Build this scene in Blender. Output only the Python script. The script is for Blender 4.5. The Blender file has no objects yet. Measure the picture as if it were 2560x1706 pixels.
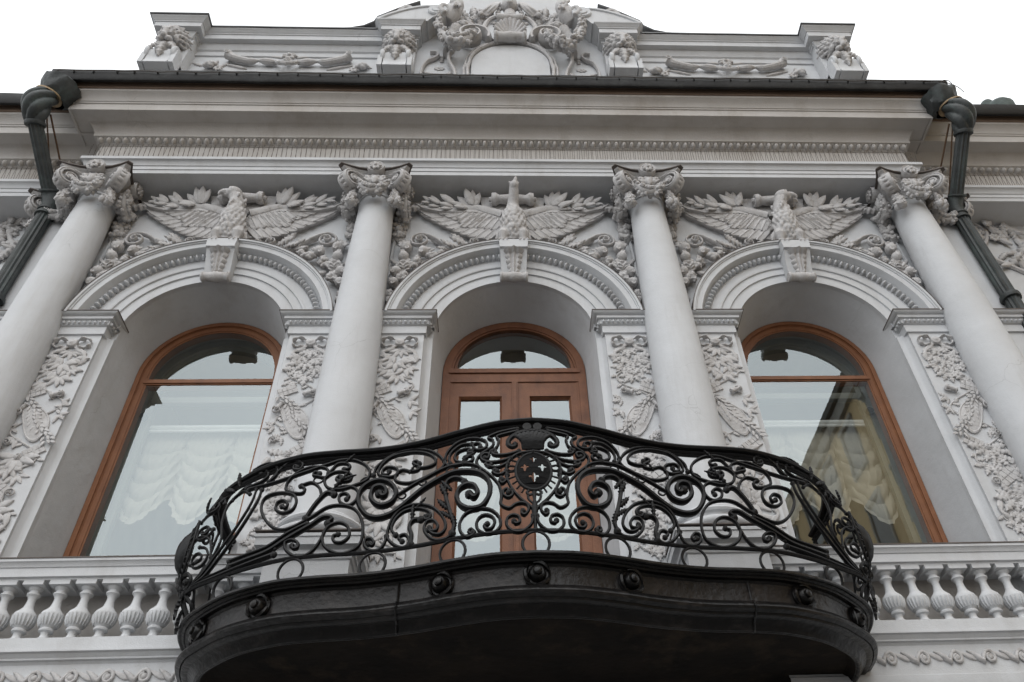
import bpy, bmesh, math, random
from mathutils import Vector, Matrix, noise
random.seed(7)
R = math.radians
PI = math.pi
C = bpy.context.scene.collection
sc = bpy.context.scene
# ---------------------------------------------------------------- camera
ZO = 1.6                      # eye height above the pavement
cam_d = bpy.data.cameras.new("camera")
cam = bpy.data.objects.new("camera", cam_d)
C.objects.link(cam)
cam_d.sensor_fit = 'HORIZONTAL'
cam_d.sensor_width = 36.0
cam_d.lens = 2070 / 2560 * 36
cam_d.shift_x = -79.9 / 2560
cam_d.clip_start = 0.05
cam_d.clip_end = 2000
cam.matrix_world = Matrix(((0.99871781, 0.00335825, -0.05051198, -0.15),
                           (-0.0339737, -0.69526633, -0.71794883, -7.0),
                           (-0.03753033, 0.71874436, -0.69426077, ZO),
                           (0, 0, 0, 1)))
sc.camera = cam
# ---------------------------------------------------------------- sky, sun, exposure
SUN_EL, SUN_AZ = R(50), R(188)          # high, in front of the facade, slightly left
w = bpy.data.worlds.new("World")
sc.world = w
w.use_nodes = True
nt = w.node_tree
nt.nodes.clear()
sky = nt.nodes.new('ShaderNodeTexSky')
sky.sky_type = 'NISHITA'
sky.sun_disc = False
sky.sun_elevation = SUN_EL
sky.sun_rotation = SUN_AZ
sky.air_density = 1.0
sky.dust_density = 1.5
hs = nt.nodes.new('ShaderNodeHueSaturation')
hs.inputs['Saturation'].default_value = 0.12
b1 = nt.nodes.new('ShaderNodeBackground')
b1.inputs['Strength'].default_value = 0.05
b2 = nt.nodes.new('ShaderNodeBackground')      # the even cloud deck
b2.inputs['Color'].default_value = (0.955, 0.98, 1.0, 1)
b2.inputs['Strength'].default_value = 1.05
addn = nt.nodes.new('ShaderNodeAddShader')
wo = nt.nodes.new('ShaderNodeOutputWorld')
nt.links.new(sky.outputs[0], hs.inputs['Color'])
nt.links.new(hs.outputs[0], b1.inputs['Color'])
nt.links.new(b1.outputs[0], addn.inputs[0])
nt.links.new(b2.outputs[0], addn.inputs[1])
nt.links.new(addn.outputs[0], wo.inputs['Surface'])
sun_d = bpy.data.lights.new("sun", 'SUN')
sun_d.energy = 0.5
sun_d.angle = R(60)
sun_d.color = (1.0, 0.97, 0.93)
sun = bpy.data.objects.new("sun", sun_d)
C.objects.link(sun)
sd = Vector((math.sin(SUN_AZ) * math.cos(SUN_EL), math.cos(SUN_AZ) * math.cos(SUN_EL), math.sin(SUN_EL)))
sun.rotation_euler = sd.to_track_quat('Z', 'Y').to_euler()
sun.location = (0, -10, 30)
sc.view_settings.view_transform = 'Standard'
sc.view_settings.look = 'None'
sc.view_settings.gamma = 1
sc.view_settings.exposure = 0.42
sc.view_settings.use_curve_mapping = False
sc.render.engine = 'CYCLES'
sc.cycles.max_bounces = 6
sc.cycles.transparent_max_bounces = 12
sc.cycles.use_denoising = True
sc.cycles.sample_clamp_indirect = 6
sc.cycles.caustics_reflective = False
sc.cycles.caustics_refractive = False

# ---------------------------------------------------------------- materials
MATS = {}
def mat(name, col, rough=0.8, col2=None, scale=3.0, bump=0.0, bscale=60.0, spec=0.3, metal=0.0, stain=None, stain_scale=1.2, stain_amt=0.5, detail=6, streak=1.0, crack=0.0, wobble=0.0):
    m = bpy.data.materials.new(name)
    m.use_nodes = True
    n = m.node_tree.nodes
    l = m.node_tree.links
    p = n['Principled BSDF']
    p.inputs['Roughness'].default_value = rough
    p.inputs['Metallic'].default_value = metal
    p.inputs['Specular IOR Level'].default_value = spec
    tc = n.new('ShaderNodeTexCoord')
    geo = n.new('ShaderNodeNewGeometry')
    if col2 is None:
        col2 = tuple(c * 0.86 for c in col)
    nz = n.new('ShaderNodeTexNoise')
    nz.inputs['Scale'].default_value = scale
    nz.inputs['Detail'].default_value = detail
    nz.inputs['Roughness'].default_value = 0.62
    l.new(geo.outputs['Position'], nz.inputs['Vector'])
    rp = n.new('ShaderNodeValToRGB')
    rp.color_ramp.elements[0].position = 0.32
    rp.color_ramp.elements[1].position = 0.68
    rp.color_ramp.elements[0].color = (*col2, 1)
    rp.color_ramp.elements[1].color = (*col, 1)
    l.new(nz.outputs['Fac'], rp.inputs['Fac'])
    out = rp.outputs['Color']
    if stain:
        mp = n.new('ShaderNodeMapping')
        mp.inputs['Scale'].default_value = (1, 1, streak)
        l.new(geo.outputs['Position'], mp.inputs['Vector'])
        n2 = n.new('ShaderNodeTexNoise')
        n2.inputs['Scale'].default_value = stain_scale
        n2.inputs['Detail'].default_value = 8
        n2.inputs['Roughness'].default_value = 0.7
        l.new(mp.outputs[0], n2.inputs['Vector'])
        r2 = n.new('ShaderNodeValToRGB')
        r2.color_ramp.elements[0].position = 0.52
        r2.color_ramp.elements[1].position = 0.74
        r2.color_ramp.elements[0].color = (0, 0, 0, 1)
        r2.color_ramp.elements[1].color = (stain_amt,) * 3 + (1,)
        l.new(n2.outputs['Fac'], r2.inputs['Fac'])
        mx = n.new('ShaderNodeMix')
        mx.data_type = 'RGBA'
        mx.inputs[7].default_value = (*stain, 1)
        l.new(r2.outputs['Color'], mx.inputs[0])
        l.new(out, mx.inputs[6])
        out = mx.outputs[2]
    if crack:       # sparse hairline cracks
        vo = n.new('ShaderNodeTexVoronoi')
        vo.feature = 'DISTANCE_TO_EDGE'
        vo.inputs['Scale'].default_value = 0.9
        wn = n.new('ShaderNodeTexNoise')
        wn.inputs['Scale'].default_value = 3.0
        wn.inputs['Detail'].default_value = 4
        l.new(geo.outputs['Position'], wn.inputs['Vector'])
        va = n.new('ShaderNodeVectorMath')
        va.operation = 'MULTIPLY_ADD'
        va.inputs[1].default_value = (0.35, 0.35, 0.35)
        l.new(wn.outputs['Color'], va.inputs[0])
        l.new(geo.outputs['Position'], va.inputs[2])
        l.new(va.outputs[0], vo.inputs['Vector'])
        ra = n.new('ShaderNodeMapRange')
        ra.inputs['From Min'].default_value = 0.0
        ra.inputs['From Max'].default_value = 0.003
        ra.inputs['To Min'].default_value = crack
        ra.inputs['To Max'].default_value = 0.0
        l.new(vo.outputs['Distance'], ra.inputs['Value'])
        w2 = n.new('ShaderNodeTexNoise')
        w2.inputs['Scale'].default_value = 0.8
        l.new(geo.outputs['Position'], w2.inputs['Vector'])
        rb = n.new('ShaderNodeMapRange')
        rb.inputs['From Min'].default_value = 0.56
        rb.inputs['From Max'].default_value = 0.66
        l.new(w2.outputs['Fac'], rb.inputs['Value'])
        mu = n.new('ShaderNodeMath')
        mu.operation = 'MULTIPLY'
        l.new(ra.outputs[0], mu.inputs[0])
        l.new(rb.outputs[0], mu.inputs[1])
        mc = n.new('ShaderNodeMix')
        mc.data_type = 'RGBA'
        mc.inputs[7].default_value = (0.10, 0.095, 0.09, 1)
        l.new(mu.outputs[0], mc.inputs[0])
        l.new(out, mc.inputs[6])
        out = mc.outputs[2]
    l.new(out, p.inputs['Base Color'])
    if bump:
        n3 = n.new('ShaderNodeTexNoise')
        n3.inputs['Scale'].default_value = bscale
        n3.inputs['Detail'].default_value = 5
        l.new(geo.outputs['Position'], n3.inputs['Vector'])
        bp = n.new('ShaderNodeBump')
        bp.inputs['Strength'].default_value = bump
        bp.inputs['Distance'].default_value = 0.01
        l.new(n3.outputs['Fac'], bp.inputs['Height'])
        if wobble:      # hand-floated unevenness
            n4 = n.new('ShaderNodeTexNoise')
            n4.inputs['Scale'].default_value = 5.0
            n4.inputs['Detail'].default_value = 3
            l.new(geo.outputs['Position'], n4.inputs['Vector'])
            b4 = n.new('ShaderNodeBump')
            b4.inputs['Strength'].default_value = wobble
            b4.inputs['Distance'].default_value = 0.05
            l.new(n4.outputs['Fac'], b4.inputs['Height'])
            l.new(bp.outputs[0], b4.inputs['Normal'])
            bp = b4
        l.new(bp.outputs[0], p.inputs['Normal'])
    MATS[name] = m
    return m

mat('plaster', (0.565, 0.576, 0.592), 0.9, (0.515, 0.523, 0.535), 1.7, 0.28, 110, stain=(0.35, 0.335, 0.32), stain_scale=2.0, stain_amt=0.42, streak=0.14, crack=0.3, wobble=0.2)
mat('relief', (0.52, 0.512, 0.512), 0.88, (0.44, 0.428, 0.424), 7.0, 0.7, 34, stain=(0.21, 0.185, 0.16), stain_scale=10.0, stain_amt=0.7)
mat('weathered', (0.53, 0.512, 0.495), 0.9, (0.465, 0.44, 0.415), 2.0, 0.4, 60, stain=(0.32, 0.28, 0.24), stain_scale=1.6, stain_amt=0.6, streak=0.4, crack=0.3)
mat('flashing', (0.12, 0.10, 0.09), 0.6, (0.075, 0.063, 0.057), 5, 0.2, 30, stain=(0.16, 0.14, 0.12), stain_amt=0.6, stain_scale=4)
mat('gutter_metal', (0.020, 0.020, 0.020), 0.6, (0.010, 0.010, 0.0105), 4, 0.4, 20, stain=(0.075, 0.08, 0.08), stain_amt=0.5, stain_scale=3)
mat('roof_metal', (0.16, 0.163, 0.166), 0.5, (0.10, 0.10, 0.104), 2.5, 0.15, 12)
mat('brown_fascia', (0.20, 0.145, 0.11), 0.8, (0.13, 0.092, 0.07), 2.0, 0.3, 40)
mat('pipe_green', (0.058, 0.064, 0.064), 0.52, (0.030, 0.034, 0.035), 6, 0.5, 30, spec=0.3, stain=(0.10, 0.15, 0.14), stain_scale=5, stain_amt=0.45, streak=0.25)
mat('rust', (0.13, 0.07, 0.035), 0.85, (0.06, 0.035, 0.02), 14, 0.3, 60)
mat('brass', (0.34, 0.26, 0.16), 0.5, (0.16, 0.11, 0.07), 12, 0.1, 30, metal=0.6)
mat('iron', (0.0062, 0.0062, 0.007), 0.45, (0.0035, 0.0035, 0.004), 9, 0.35, 45, spec=0.22, stain=(0.018, 0.017, 0.0165), stain_scale=9, stain_amt=0.45)
mat('iron_slab', (0.006, 0.0054, 0.0056), 0.33, (0.0026, 0.0024, 0.0024), 4.5, 0.9, 16, spec=0.26, stain=(0.034, 0.029, 0.027), stain_scale=5.0, stain_amt=0.7, streak=2.5)
mat('iron_dull', (0.006, 0.006, 0.0065), 0.7, (0.0035, 0.0035, 0.004), 9, 0.5, 45, spec=0.12)
mat('slab_band', (0.019, 0.0168, 0.0168), 0.38, (0.009, 0.008, 0.008), 5, 1.0, 18, spec=0.28, stain=(0.055, 0.045, 0.04), stain_scale=6, stain_amt=0.6)
mat('slab_soffit', (0.016, 0.012, 0.009), 0.9, (0.0045, 0.0037, 0.0034), 2.2, 0.6, 14, spec=0.15, stain=(0.09, 0.065, 0.04), stain_scale=2.0, stain_amt=0.4)
mat('wood', (0.20, 0.083, 0.041), 0.55, (0.135, 0.054, 0.027), 5.0, 0.3, 70, spec=0.35, stain=(0.06, 0.028, 0.02), stain_scale=9, stain_amt=0.55, streak=0.3)
mat('wood_side', (0.235, 0.10, 0.046), 0.5, (0.175, 0.072, 0.034), 4.0, 0.2, 60, spec=0.35, stain=(0.09, 0.04, 0.024), stain_scale=6, stain_amt=0.5, streak=0.2)
mat('inner_frame', (0.26, 0.25, 0.205), 0.5, (0.21, 0.20, 0.165), 3, 0.1, 30)
mat('black_plastic', (0.015, 0.015, 0.016), 0.35)
mat('room_wall', (0.50, 0.43, 0.32), 0.9)
mat('room_white', (0.72, 0.71, 0.68), 0.9)
mat('yellow_wall', (0.66, 0.48, 0.26), 0.9, (0.58, 0.41, 0.22), 0.6)
mat('dark_eave', (0.05, 0.05, 0.05), 0.8)
mat('dark_glass', (0.03, 0.032, 0.034), 0.2)
mat('trim_stone', (0.30, 0.28, 0.25), 0.9)
mat('cobble', (0.17, 0.166, 0.161), 0.9, (0.12, 0.117, 0.114), 4, 0.6, 9)
mat('sidewalk_stone', (0.27, 0.265, 0.258), 0.9, (0.20, 0.196, 0.19), 3, 0.4, 14)
mat('ochre_paint', (0.55, 0.47, 0.33), 0.9, (0.45, 0.38, 0.27), 8, 0.6, 40)
mat('cable', (0.10, 0.085, 0.075), 0.6)
mat('steel_wire', (0.13, 0.11, 0.095), 0.5, metal=0.3)
mat('copper_green', (0.10, 0.125, 0.118), 0.7, (0.05, 0.062, 0.058), 9, 0.4, 30)

def glass_mat(key, f0):
    m = bpy.data.materials.new(key)
    m.use_nodes = True
    n = m.node_tree.nodes
    l = m.node_tree.links
    n.clear()
    o = n.new('ShaderNodeOutputMaterial')
    mixs = n.new('ShaderNodeMixShader')
    tr = n.new('ShaderNodeBsdfTransparent')
    tr.inputs[0].default_value = (0.90, 0.93, 0.92, 1)
    gl = n.new('ShaderNodeBsdfGlossy')
    gl.inputs['Roughness'].default_value = 0.0
    gl.inputs['Color'].default_value = (0.86, 0.96, 1.0, 1)
    lw = n.new('ShaderNodeLayerWeight')
    lw.inputs['Blend'].default_value = 0.5
    pw = n.new('ShaderNodeMath')
    pw.operation = 'POWER'
    pw.inputs[1].default_value = 5.0
    l.new(lw.outputs['Facing'], pw.inputs[0])
    fr = n.new('ShaderNodeMath')
    fr.operation = 'MULTIPLY_ADD'
    fr.inputs[1].default_value = 1 - f0
    fr.inputs[2].default_value = f0
    l.new(pw.outputs[0], fr.inputs[0])
    geo = n.new('ShaderNodeNewGeometry')
    nz = n.new('ShaderNodeTexNoise')
    nz.inputs['Scale'].default_value = 1.1
    l.new(geo.outputs['Position'], nz.inputs['Vector'])
    bp = n.new('ShaderNodeBump')
    bp.inputs['Strength'].default_value = 0.04
    bp.inputs['Distance'].default_value = 0.03
    l.new(nz.outputs['Fac'], bp.inputs['Height'])
    l.new(bp.outputs[0], gl.inputs['Normal'])
    l.new(fr.outputs[0], mixs.inputs[0])
    l.new(tr.outputs[0], mixs.inputs[1])
    l.new(gl.outputs[0], mixs.inputs[2])
    l.new(mixs.outputs[0], o.inputs['Surface'])
    MATS[key] = m
glass_mat('glass', 0.17)
glass_mat('thin_glass', 0.15)
def cloth_mat():
    m = bpy.data.materials.new('curtain_cloth')
    m.use_nodes = True
    n = m.node_tree.nodes
    l = m.node_tree.links
    p = n['Principled BSDF']
    p.inputs['Base Color'].default_value = (0.44, 0.40, 0.33, 1)
    p.inputs['Roughness'].default_value = 0.95
    o = n['Material Output']
    tl = n.new('ShaderNodeBsdfTranslucent')
    tl.inputs[0].default_value = (0.8, 0.72, 0.58, 1)
    mx = n.new('ShaderNodeMixShader')
    mx.inputs[0].default_value = 0.25
    l.new(p.outputs[0], mx.inputs[1])
    l.new(tl.outputs[0], mx.inputs[2])
    l.new(mx.outputs[0], o.inputs['Surface'])
    MATS['cloth'] = m
cloth_mat()

# ---------------------------------------------------------------- mesh helpers
def Z(c):
    return c + ZO

class MB:
    """collects vertices and faces; mesh() makes one mesh of them"""
    def __init__(s):
        s.v = []
        s.f = []
    def add(s, vs, fs, M=None):
        o = len(s.v)
        if M is not None:
            vs = [M @ Vector(p) for p in vs]
        s.v += [tuple(p) for p in vs]
        s.f += [tuple(i + o for i in f) for f in fs]
        return s
    def box(s, x0, x1, y0, y1, z0, z1):
        v = [(x, y, z) for z in (z0, z1) for y in (y0, y1) for x in (x0, x1)]
        return s.add(v, [(0, 2, 3, 1), (4, 5, 7, 6), (0, 1, 5, 4), (1, 3, 7, 5), (3, 2, 6, 7), (2, 0, 4, 6)])
    def grid(s, rows, cu=False, cv=False, flip=False):
        n, m = len(rows), len(rows[0])
        v = [p for r in rows for p in r]
        f = []
        for i in range(n if cu else n - 1):
            for j in range(m if cv else m - 1):
                q = (i * m + j, i * m + (j + 1) % m, ((i + 1) % n) * m + (j + 1) % m, ((i + 1) % n) * m + j)
                f.append(q[::-1] if flip else q)
        return s.add(v, f)
    def lathe(s, prof, n=16, M=None, a0=0, a1=2 * PI, cap=True):
        full = abs(a1 - a0 - 2 * PI) < 1e-6
        k = n if full else n + 1
        v, f = [], []
        for r, z in prof:
            for j in range(k):
                a = a0 + (a1 - a0) * j / n
                v.append((r * math.cos(a), r * math.sin(a), z))
        for i in range(len(prof) - 1):
            for j in range(n):
                j2 = (j + 1) % k
                f.append((i * k + j, i * k + j2, (i + 1) * k + j2, (i + 1) * k + j))
        if cap and full:
            f.append(tuple(range(k))[::-1])
            f.append(tuple((len(prof) - 1) * k + j for j in range(k)))
        return s.add(v, f, M)
    def ell(s, c, r, seg=8, ring=6, rot=None):
        v, f = [], []
        if not hasattr(r, '__len__'):
            r = (r, r, r)
        q = rot if rot is not None else Matrix.Identity(3)
        c = Vector(c)
        v.append(c + q @ Vector((0, 0, -r[2])))
        for i in range(1, ring):
            t = -PI / 2 + PI * i / ring
            for j in range(seg):
                a = 2 * PI * j / seg
                v.append(c + q @ Vector((r[0] * math.cos(t) * math.cos(a), r[1] * math.cos(t) * math.sin(a), r[2] * math.sin(t))))
        v.append(c + q @ Vector((0, 0, r[2])))
        for j in range(seg):
            f.append((0, 1 + (j + 1) % seg, 1 + j))
            f.append((len(v) - 1, 1 + (ring - 2) * seg + j, 1 + (ring - 2) * seg + (j + 1) % seg))
        for i in range(ring - 2):
            for j in range(seg):
                a, b = 1 + i * seg + j, 1 + i * seg + (j + 1) % seg
                f.append((a, b, b + seg, a + seg))
        return s.add(v, f)
    def tube(s, pts, r, n=6, flat=None, cap=True, closed=False, up=None):
        """round tube along pts; r one radius or one per point; flat=(a,b) scales the two cross axes"""
        P = [Vector(p) for p in pts]
        k = len(P)
        rr = r if hasattr(r, '__len__') else [r] * k
        fa, fb = flat or (1, 1)
        ref = Vector(up) if up is not None else None
        nrm = None
        v, f = [], []
        for i in range(k):
            if closed:
                t = P[(i + 1) % k] - P[i - 1]
            else:
                t = P[min(i + 1, k - 1)] - P[max(i - 1, 0)]
            if t.length < 1e-9:
                t = Vector((0, 0, 1))
            t.normalize()
            if ref is not None:
                nrm = ref - t * ref.dot(t)
            elif nrm is None:
                a = Vector((0, 1, 0)) if abs(t.y) < 0.9 else Vector((1, 0, 0))
                nrm = a - t * a.dot(t)
            else:
                nrm = nrm - t * nrm.dot(t)
            if nrm.length < 1e-6:
                nrm = t.orthogonal()
            nrm.normalize()
            b = t.cross(nrm)
            for j in range(n):
                a = 2 * PI * (j + 0.5) / n
                v.append(P[i] + (nrm * math.cos(a) * fa + b * math.sin(a) * fb) * rr[i])
        for i in range(k if closed else k - 1):
            for j in range(n):
                i2 = (i + 1) % k
                f.append((i * n + j, i2 * n + j, i2 * n + (j + 1) % n, i * n + (j + 1) % n)[::-1])
        if cap and not closed:
            f.append(tuple(range(n)))
            f.append(tuple((k - 1) * n + j for j in range(n))[::-1])
        return s.add(v, f)
    def prism(s, poly, d0, d1, axis='y'):
        """poly in the two other axes, extruded along axis from d0 to d1"""
        k = len(poly)
        def P(a, b, d):
            return {'y': (a, d, b), 'x': (d, a, b), 'z': (a, b, d)}[axis]
        v = [P(a, b, d0) for a, b in poly] + [P(a, b, d1) for a, b in poly]
        f = [tuple(range(k)), tuple(range(2 * k - 1, k - 1, -1))]
        f += [(i, k + i, k + (i + 1) % k, (i + 1) % k) for i in range(k)]
        return s.add(v, f)
    def mesh(s, name='m', angle=35):
        me = bpy.data.meshes.new(name)
        me.from_pydata(s.v, [], s.f)
        me.validate(clean_customdata=False)
        bm = bmesh.new()
        bm.from_mesh(me)
        bmesh.ops.recalc_face_normals(bm, faces=bm.faces)
        bm.to_mesh(me)
        bm.free()
        me.polygons.foreach_set('use_smooth', [True] * len(me.polygons))
        me.set_sharp_from_angle(angle=R(angle))
        return me

WM = {}
def obj(name, me, m, parent=None, M=None, kind=None, label=None):
    if isinstance(me, MB):
        me = me.mesh(name)
    o = bpy.data.objects.new(name, me)
    C.objects.link(o)
    if me is not None and len(me.materials) == 0 and m:
        me.materials.append(MATS[m])
    elif me is not None and m and me.materials[0] != MATS[m]:
        o.material_slots[0].link = 'OBJECT'
        o.material_slots[0].material = MATS[m]
    M = M.copy() if M is not None else Matrix.Identity(4)
    WM[o.name] = M
    if parent is not None:
        o.parent = parent
        o.matrix_basis = WM[parent.name].inverted() @ M
    else:
        o.matrix_basis = M
    if kind:
        o['kind'] = kind
    if label:
        o['label'] = label
    return o
def thing(name, label, cat, loc=(0, 0, 0), group=None):
    o = obj(name, None, None, None, Matrix.Translation(loc))
    o['label'] = label
    o['category'] = cat
    if group:
        o['group'] = group
    return o
def T(x, y, z):
    return Matrix.Translation((x, y, z))
# local ornament frame: x right, y up, z out of the wall
FACE = Matrix(((1, 0, 0, 0), (0, 0, -1, 0), (0, 1, 0, 0), (0, 0, 0, 1)))
def on_wall(x, p, z, rot=0.0, s=1.0, tilt=0.0):
    if not hasattr(s, '__len__'):
        s = (s, s, s)
    return T(x, -p, z) @ FACE @ Matrix.Rotation(R(rot), 4, 'Z') @ Matrix.Rotation(R(tilt), 4, 'X') @ Matrix.Diagonal((*s, 1))
def fuse(mb, voxel, smooth=2, name='m'):
    me = bpy.data.meshes.new('tmp')
    me.from_pydata(mb.v, [], mb.f)
    o = bpy.data.objects.new('tmp', me)
    C.objects.link(o)
    rm = o.modifiers.new('r', 'REMESH')
    rm.mode = 'VOXEL'
    rm.voxel_size = voxel
    if smooth:
        sm = o.modifiers.new('s', 'SMOOTH')
        sm.factor = 0.5
        sm.iterations = smooth
    dg = bpy.context.evaluated_depsgraph_get()
    res = bpy.data.meshes.new_from_object(o.evaluated_get(dg))
    res.name = name
    bpy.data.objects.remove(o)
    bpy.data.meshes.remove(me)
    res.polygons.foreach_set('use_smooth', [True] * len(res.polygons))
    res.materials.clear()
    return res
def spline(pts, per=4, closed=False):
    """Catmull-Rom through the points"""
    P = [Vector(p) for p in pts]
    n = len(P)
    out = []
    for i in range(n if closed else n - 1):
        p0 = P[i - 1] if (i > 0 or closed) else P[i] * 2 - P[i + 1]
        p1, p2 = P[i], P[(i + 1) % n]
        p3 = P[(i + 2) % n] if (closed or i + 2 < n) else p2 * 2 - p1
        for j in range(per):
            t = j / per
            out.append(0.5 * ((2 * p1) + (p2 - p0) * t + (2 * p0 - 5 * p1 + 4 * p2 - p3) * t * t + (3 * p1 - p0 - 3 * p2 + p3) * t ** 3))
    if not closed:
        out.append(P[-1])
    return out
def interp(xs, ys, x):
    if x <= xs[0]:
        return ys[0]
    for i in range(len(xs) - 1):
        if x <= xs[i + 1]:
            return ys[i] + (ys[i + 1] - ys[i]) * (x - xs[i]) / (xs[i + 1] - xs[i])
    return ys[-1]
# ---------------------------------------------------------------- ornament library (unit size, x right, y up, z out)
def leaf_mesh(name, lobes=0, width=0.36, h=0.16, rows=9, curl=0.12, tipw=0.0, groove=0.05):
    rows = max(rows, lobes * 4 + 1) if lobes else rows
    us = (-1, -0.8, -0.35, 0, 0.35, 0.8, 1)
    g = []
    for i in range(rows):
        t = i / (rows - 1)
        wd = width * 1.9 * (t + .015) ** 0.62 * (1.0 - t) ** 0.72 + 0.006
        dip = 0.0
        if lobes:
            ph = math.cos(2 * PI * lobes * t)
            wd *= 0.84 + 0.34 * ph
            dip = -0.02 * (1 - ph)
        lift = curl * math.sin(PI * t) + (curl * 0.6) * max(0, t - 0.75) * 2
        row = []
        for u in us:
            zz = h * (1 - abs(u) ** 1.6) * math.sin(PI * min(1, 0.12 + t * 0.86)) ** 0.6 + lift
            if u == 0:
                zz -= groove * math.sin(PI * t)
            if lobes and abs(u) > 0.3:
                zz += dip
            yy = t - (0.10 * abs(u) if not lobes else 0.05 * abs(u)) * math.sin(PI * t)
            if abs(u) == 1:
                zz = lift * 0.6 - 0.10
            row.append((u * wd * (1.0 if abs(u) < 1 else 0.82 / 0.8 * 1.0), yy, zz))
        g.append(row)
    b = MB()
    b.grid(g)
    return b.mesh(name, 60)
LEAF = leaf_mesh('leaf', width=0.215, h=0.075, curl=0.07, groove=0.035)
LEAFN = leaf_mesh('narrow_leaf', width=0.14, h=0.07)
OAK = leaf_mesh('oak_leaf', lobes=4, width=0.27, h=0.08, curl=.07)
ACAN = leaf_mesh('acanthus_leaf', lobes=5, width=0.27, h=0.11, curl=0.10)
def feather_mesh(name='feather'):
    g = []
    n = 9
    for i in range(n):
        t = i / (n - 1)
        wd = 0.105 * (0.55 + 0.45 * min(1, t * 3)) * (1 if t < 0.8 else math.sqrt(max(0.02, 1 - ((t - 0.8) / 0.205) ** 2)))
        row = []
        for u in (-1, -0.9, -0.2, 0, 0.2, 0.9, 1):
            zz = 0.05 * (1 - abs(u)) + (0.035 if u == 0 else 0.0) + 0.03 * u + 0.02 * math.sin(PI * t)
            if abs(u) == 1:
                zz = -0.05
            row.append((u * wd, t - 0.05 * abs(u) * (t > 0.7), zz))
        g.append(row)
    b = MB()
    b.grid(g)
    return b.mesh(name, 50)
FEATHER = feather_mesh()
def scroll_mesh(name, turns=1.75, r0=1.0, r1=0.16, th=0.13, dep=0.42, tail=None, eye=True, n=44):
    b = MB()
    pts, rr = [], []
    if tail:
        for p in tail:
            pts.append(Vector((p[0], p[1], dep * 0.25)))
            rr.append(p[2])
    for i in range(n + 1):
        t = i / n
        a = PI / 2 - 2 * PI * turns * t
        r = r0 + (r1 - r0) * t ** 0.85
        pts.append(Vector((r * math.cos(a), r * math.sin(a), dep * (0.3 + 0.5 * t))))
        rr.append(th * (1 - 0.45 * t))
    b.tube(pts, rr, 8, flat=(dep * 2.4, 1.0), up=(0, 0, 1))
    if eye:
        b.ell((0, 0, dep * 0.5), (r1 * 1.25, r1 * 1.25, dep * 0.75), 10, 6)
    return b.mesh(name, 50)
SCROLL = scroll_mesh('scroll')
SCROLLT = scroll_mesh('scroll_with_tail', tail=[(-2.6, -1.1, 0.03), (-2.2, -0.55, 0.1), (-1.5, 0.2, 0.16), (-0.8, 0.75, 0.16), (-0.3, 0.97, 0.14)])
def flower_mesh(name, n=6, voxel=0.1):
    b = MB()
    b.ell((0, 0, 0.1), (0.5, 0.5, 0.25), 10, 6)
    for i in range(n):
        a = 2 * PI * i / n
        q = Matrix.Rotation(a, 3, 'Z')
        b.ell((0.62 * math.cos(a), 0.62 * math.sin(a), 0.16), (0.40, 0.30, 0.2), 8, 6, q)
    b.ell((0, 0, 0.34), (0.26, 0.26, 0.2), 8, 6)
    return fuse(b, voxel, 0, name)
FLOWER = flower_mesh('flower', 7, 0.06)
def rose_mesh():
    b = MB()
    b.ell((0, 0, 0.1), (0.8, 0.8, 0.4), 10, 6)
    k = 0
    for ring, (rad, cnt, zz) in enumerate(((0.72, 6, 0.18), (0.46, 5, 0.38), (0.22, 3, 0.52))):
        for i in range(cnt):
            a = 2 * PI * (i + 0.4 * ring) / cnt
            q = Matrix.Rotation(a + PI / 2, 3, 'Z') @ Matrix.Rotation(0.5, 3, 'X')
            b.ell((rad * math.cos(a), rad * math.sin(a), zz), (0.36, 0.11, 0.24), 8, 6, q)
    return fuse(b, 0.055, 0, 'rose')
ROSE = rose_mesh()
def cluster_mesh(name, n, spread, r, voxel, seed, flat=0.5):
    rnd = random.Random(seed)
    b = MB()
    b.ell((0, 0, 0), (spread[0] * 0.85, spread[1] * 0.85, flat * 0.75), 10, 6)
    for i in range(n):
        a = rnd.uniform(0, 2 * PI)
        q = math.sqrt((i + 0.5) / n)
        x, y = spread[0] * q * math.cos(i * 2.4 + a * 0.2), spread[1] * q * math.sin(i * 2.4 + a * 0.2)
        rr = r * rnd.uniform(0.75, 1.25)
        zz = flat * math.sqrt(max(0, 1 - q * q)) * 0.8
        b.ell((x, y, zz), rr, 8, 6)
    return fuse(b, voxel, 0, name)
GRAPES = cluster_mesh('grapes', 22, (0.72, 0.9), 0.24, 0.075, 3)
BERRIES = cluster_mesh('berries', 11, (0.8, 0.6), 0.32, 0.09, 5)
def fruit_mesh():
    b = MB()
    b.ell((0, 0, 0.3), (0.8, 0.85, 0.75), 12, 8)
    for i in range(6):
        a = 2 * PI * i / 6
        b.ell((0.24 * math.cos(a), -0.62 + 0.2 * math.sin(a), 0.80), 0.15, 6, 5)
    for i in range(3):
        b.ell((-0.5 + 0.5 * i, 0.85, 0.25), (0.32, 0.45, 0.14), 8, 5, Matrix.Rotation(0.6 - 0.6 * i, 3, 'Z'))
    return fuse(b, 0.07, 0, 'fruit')
FRUIT = fruit_mesh()
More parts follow.
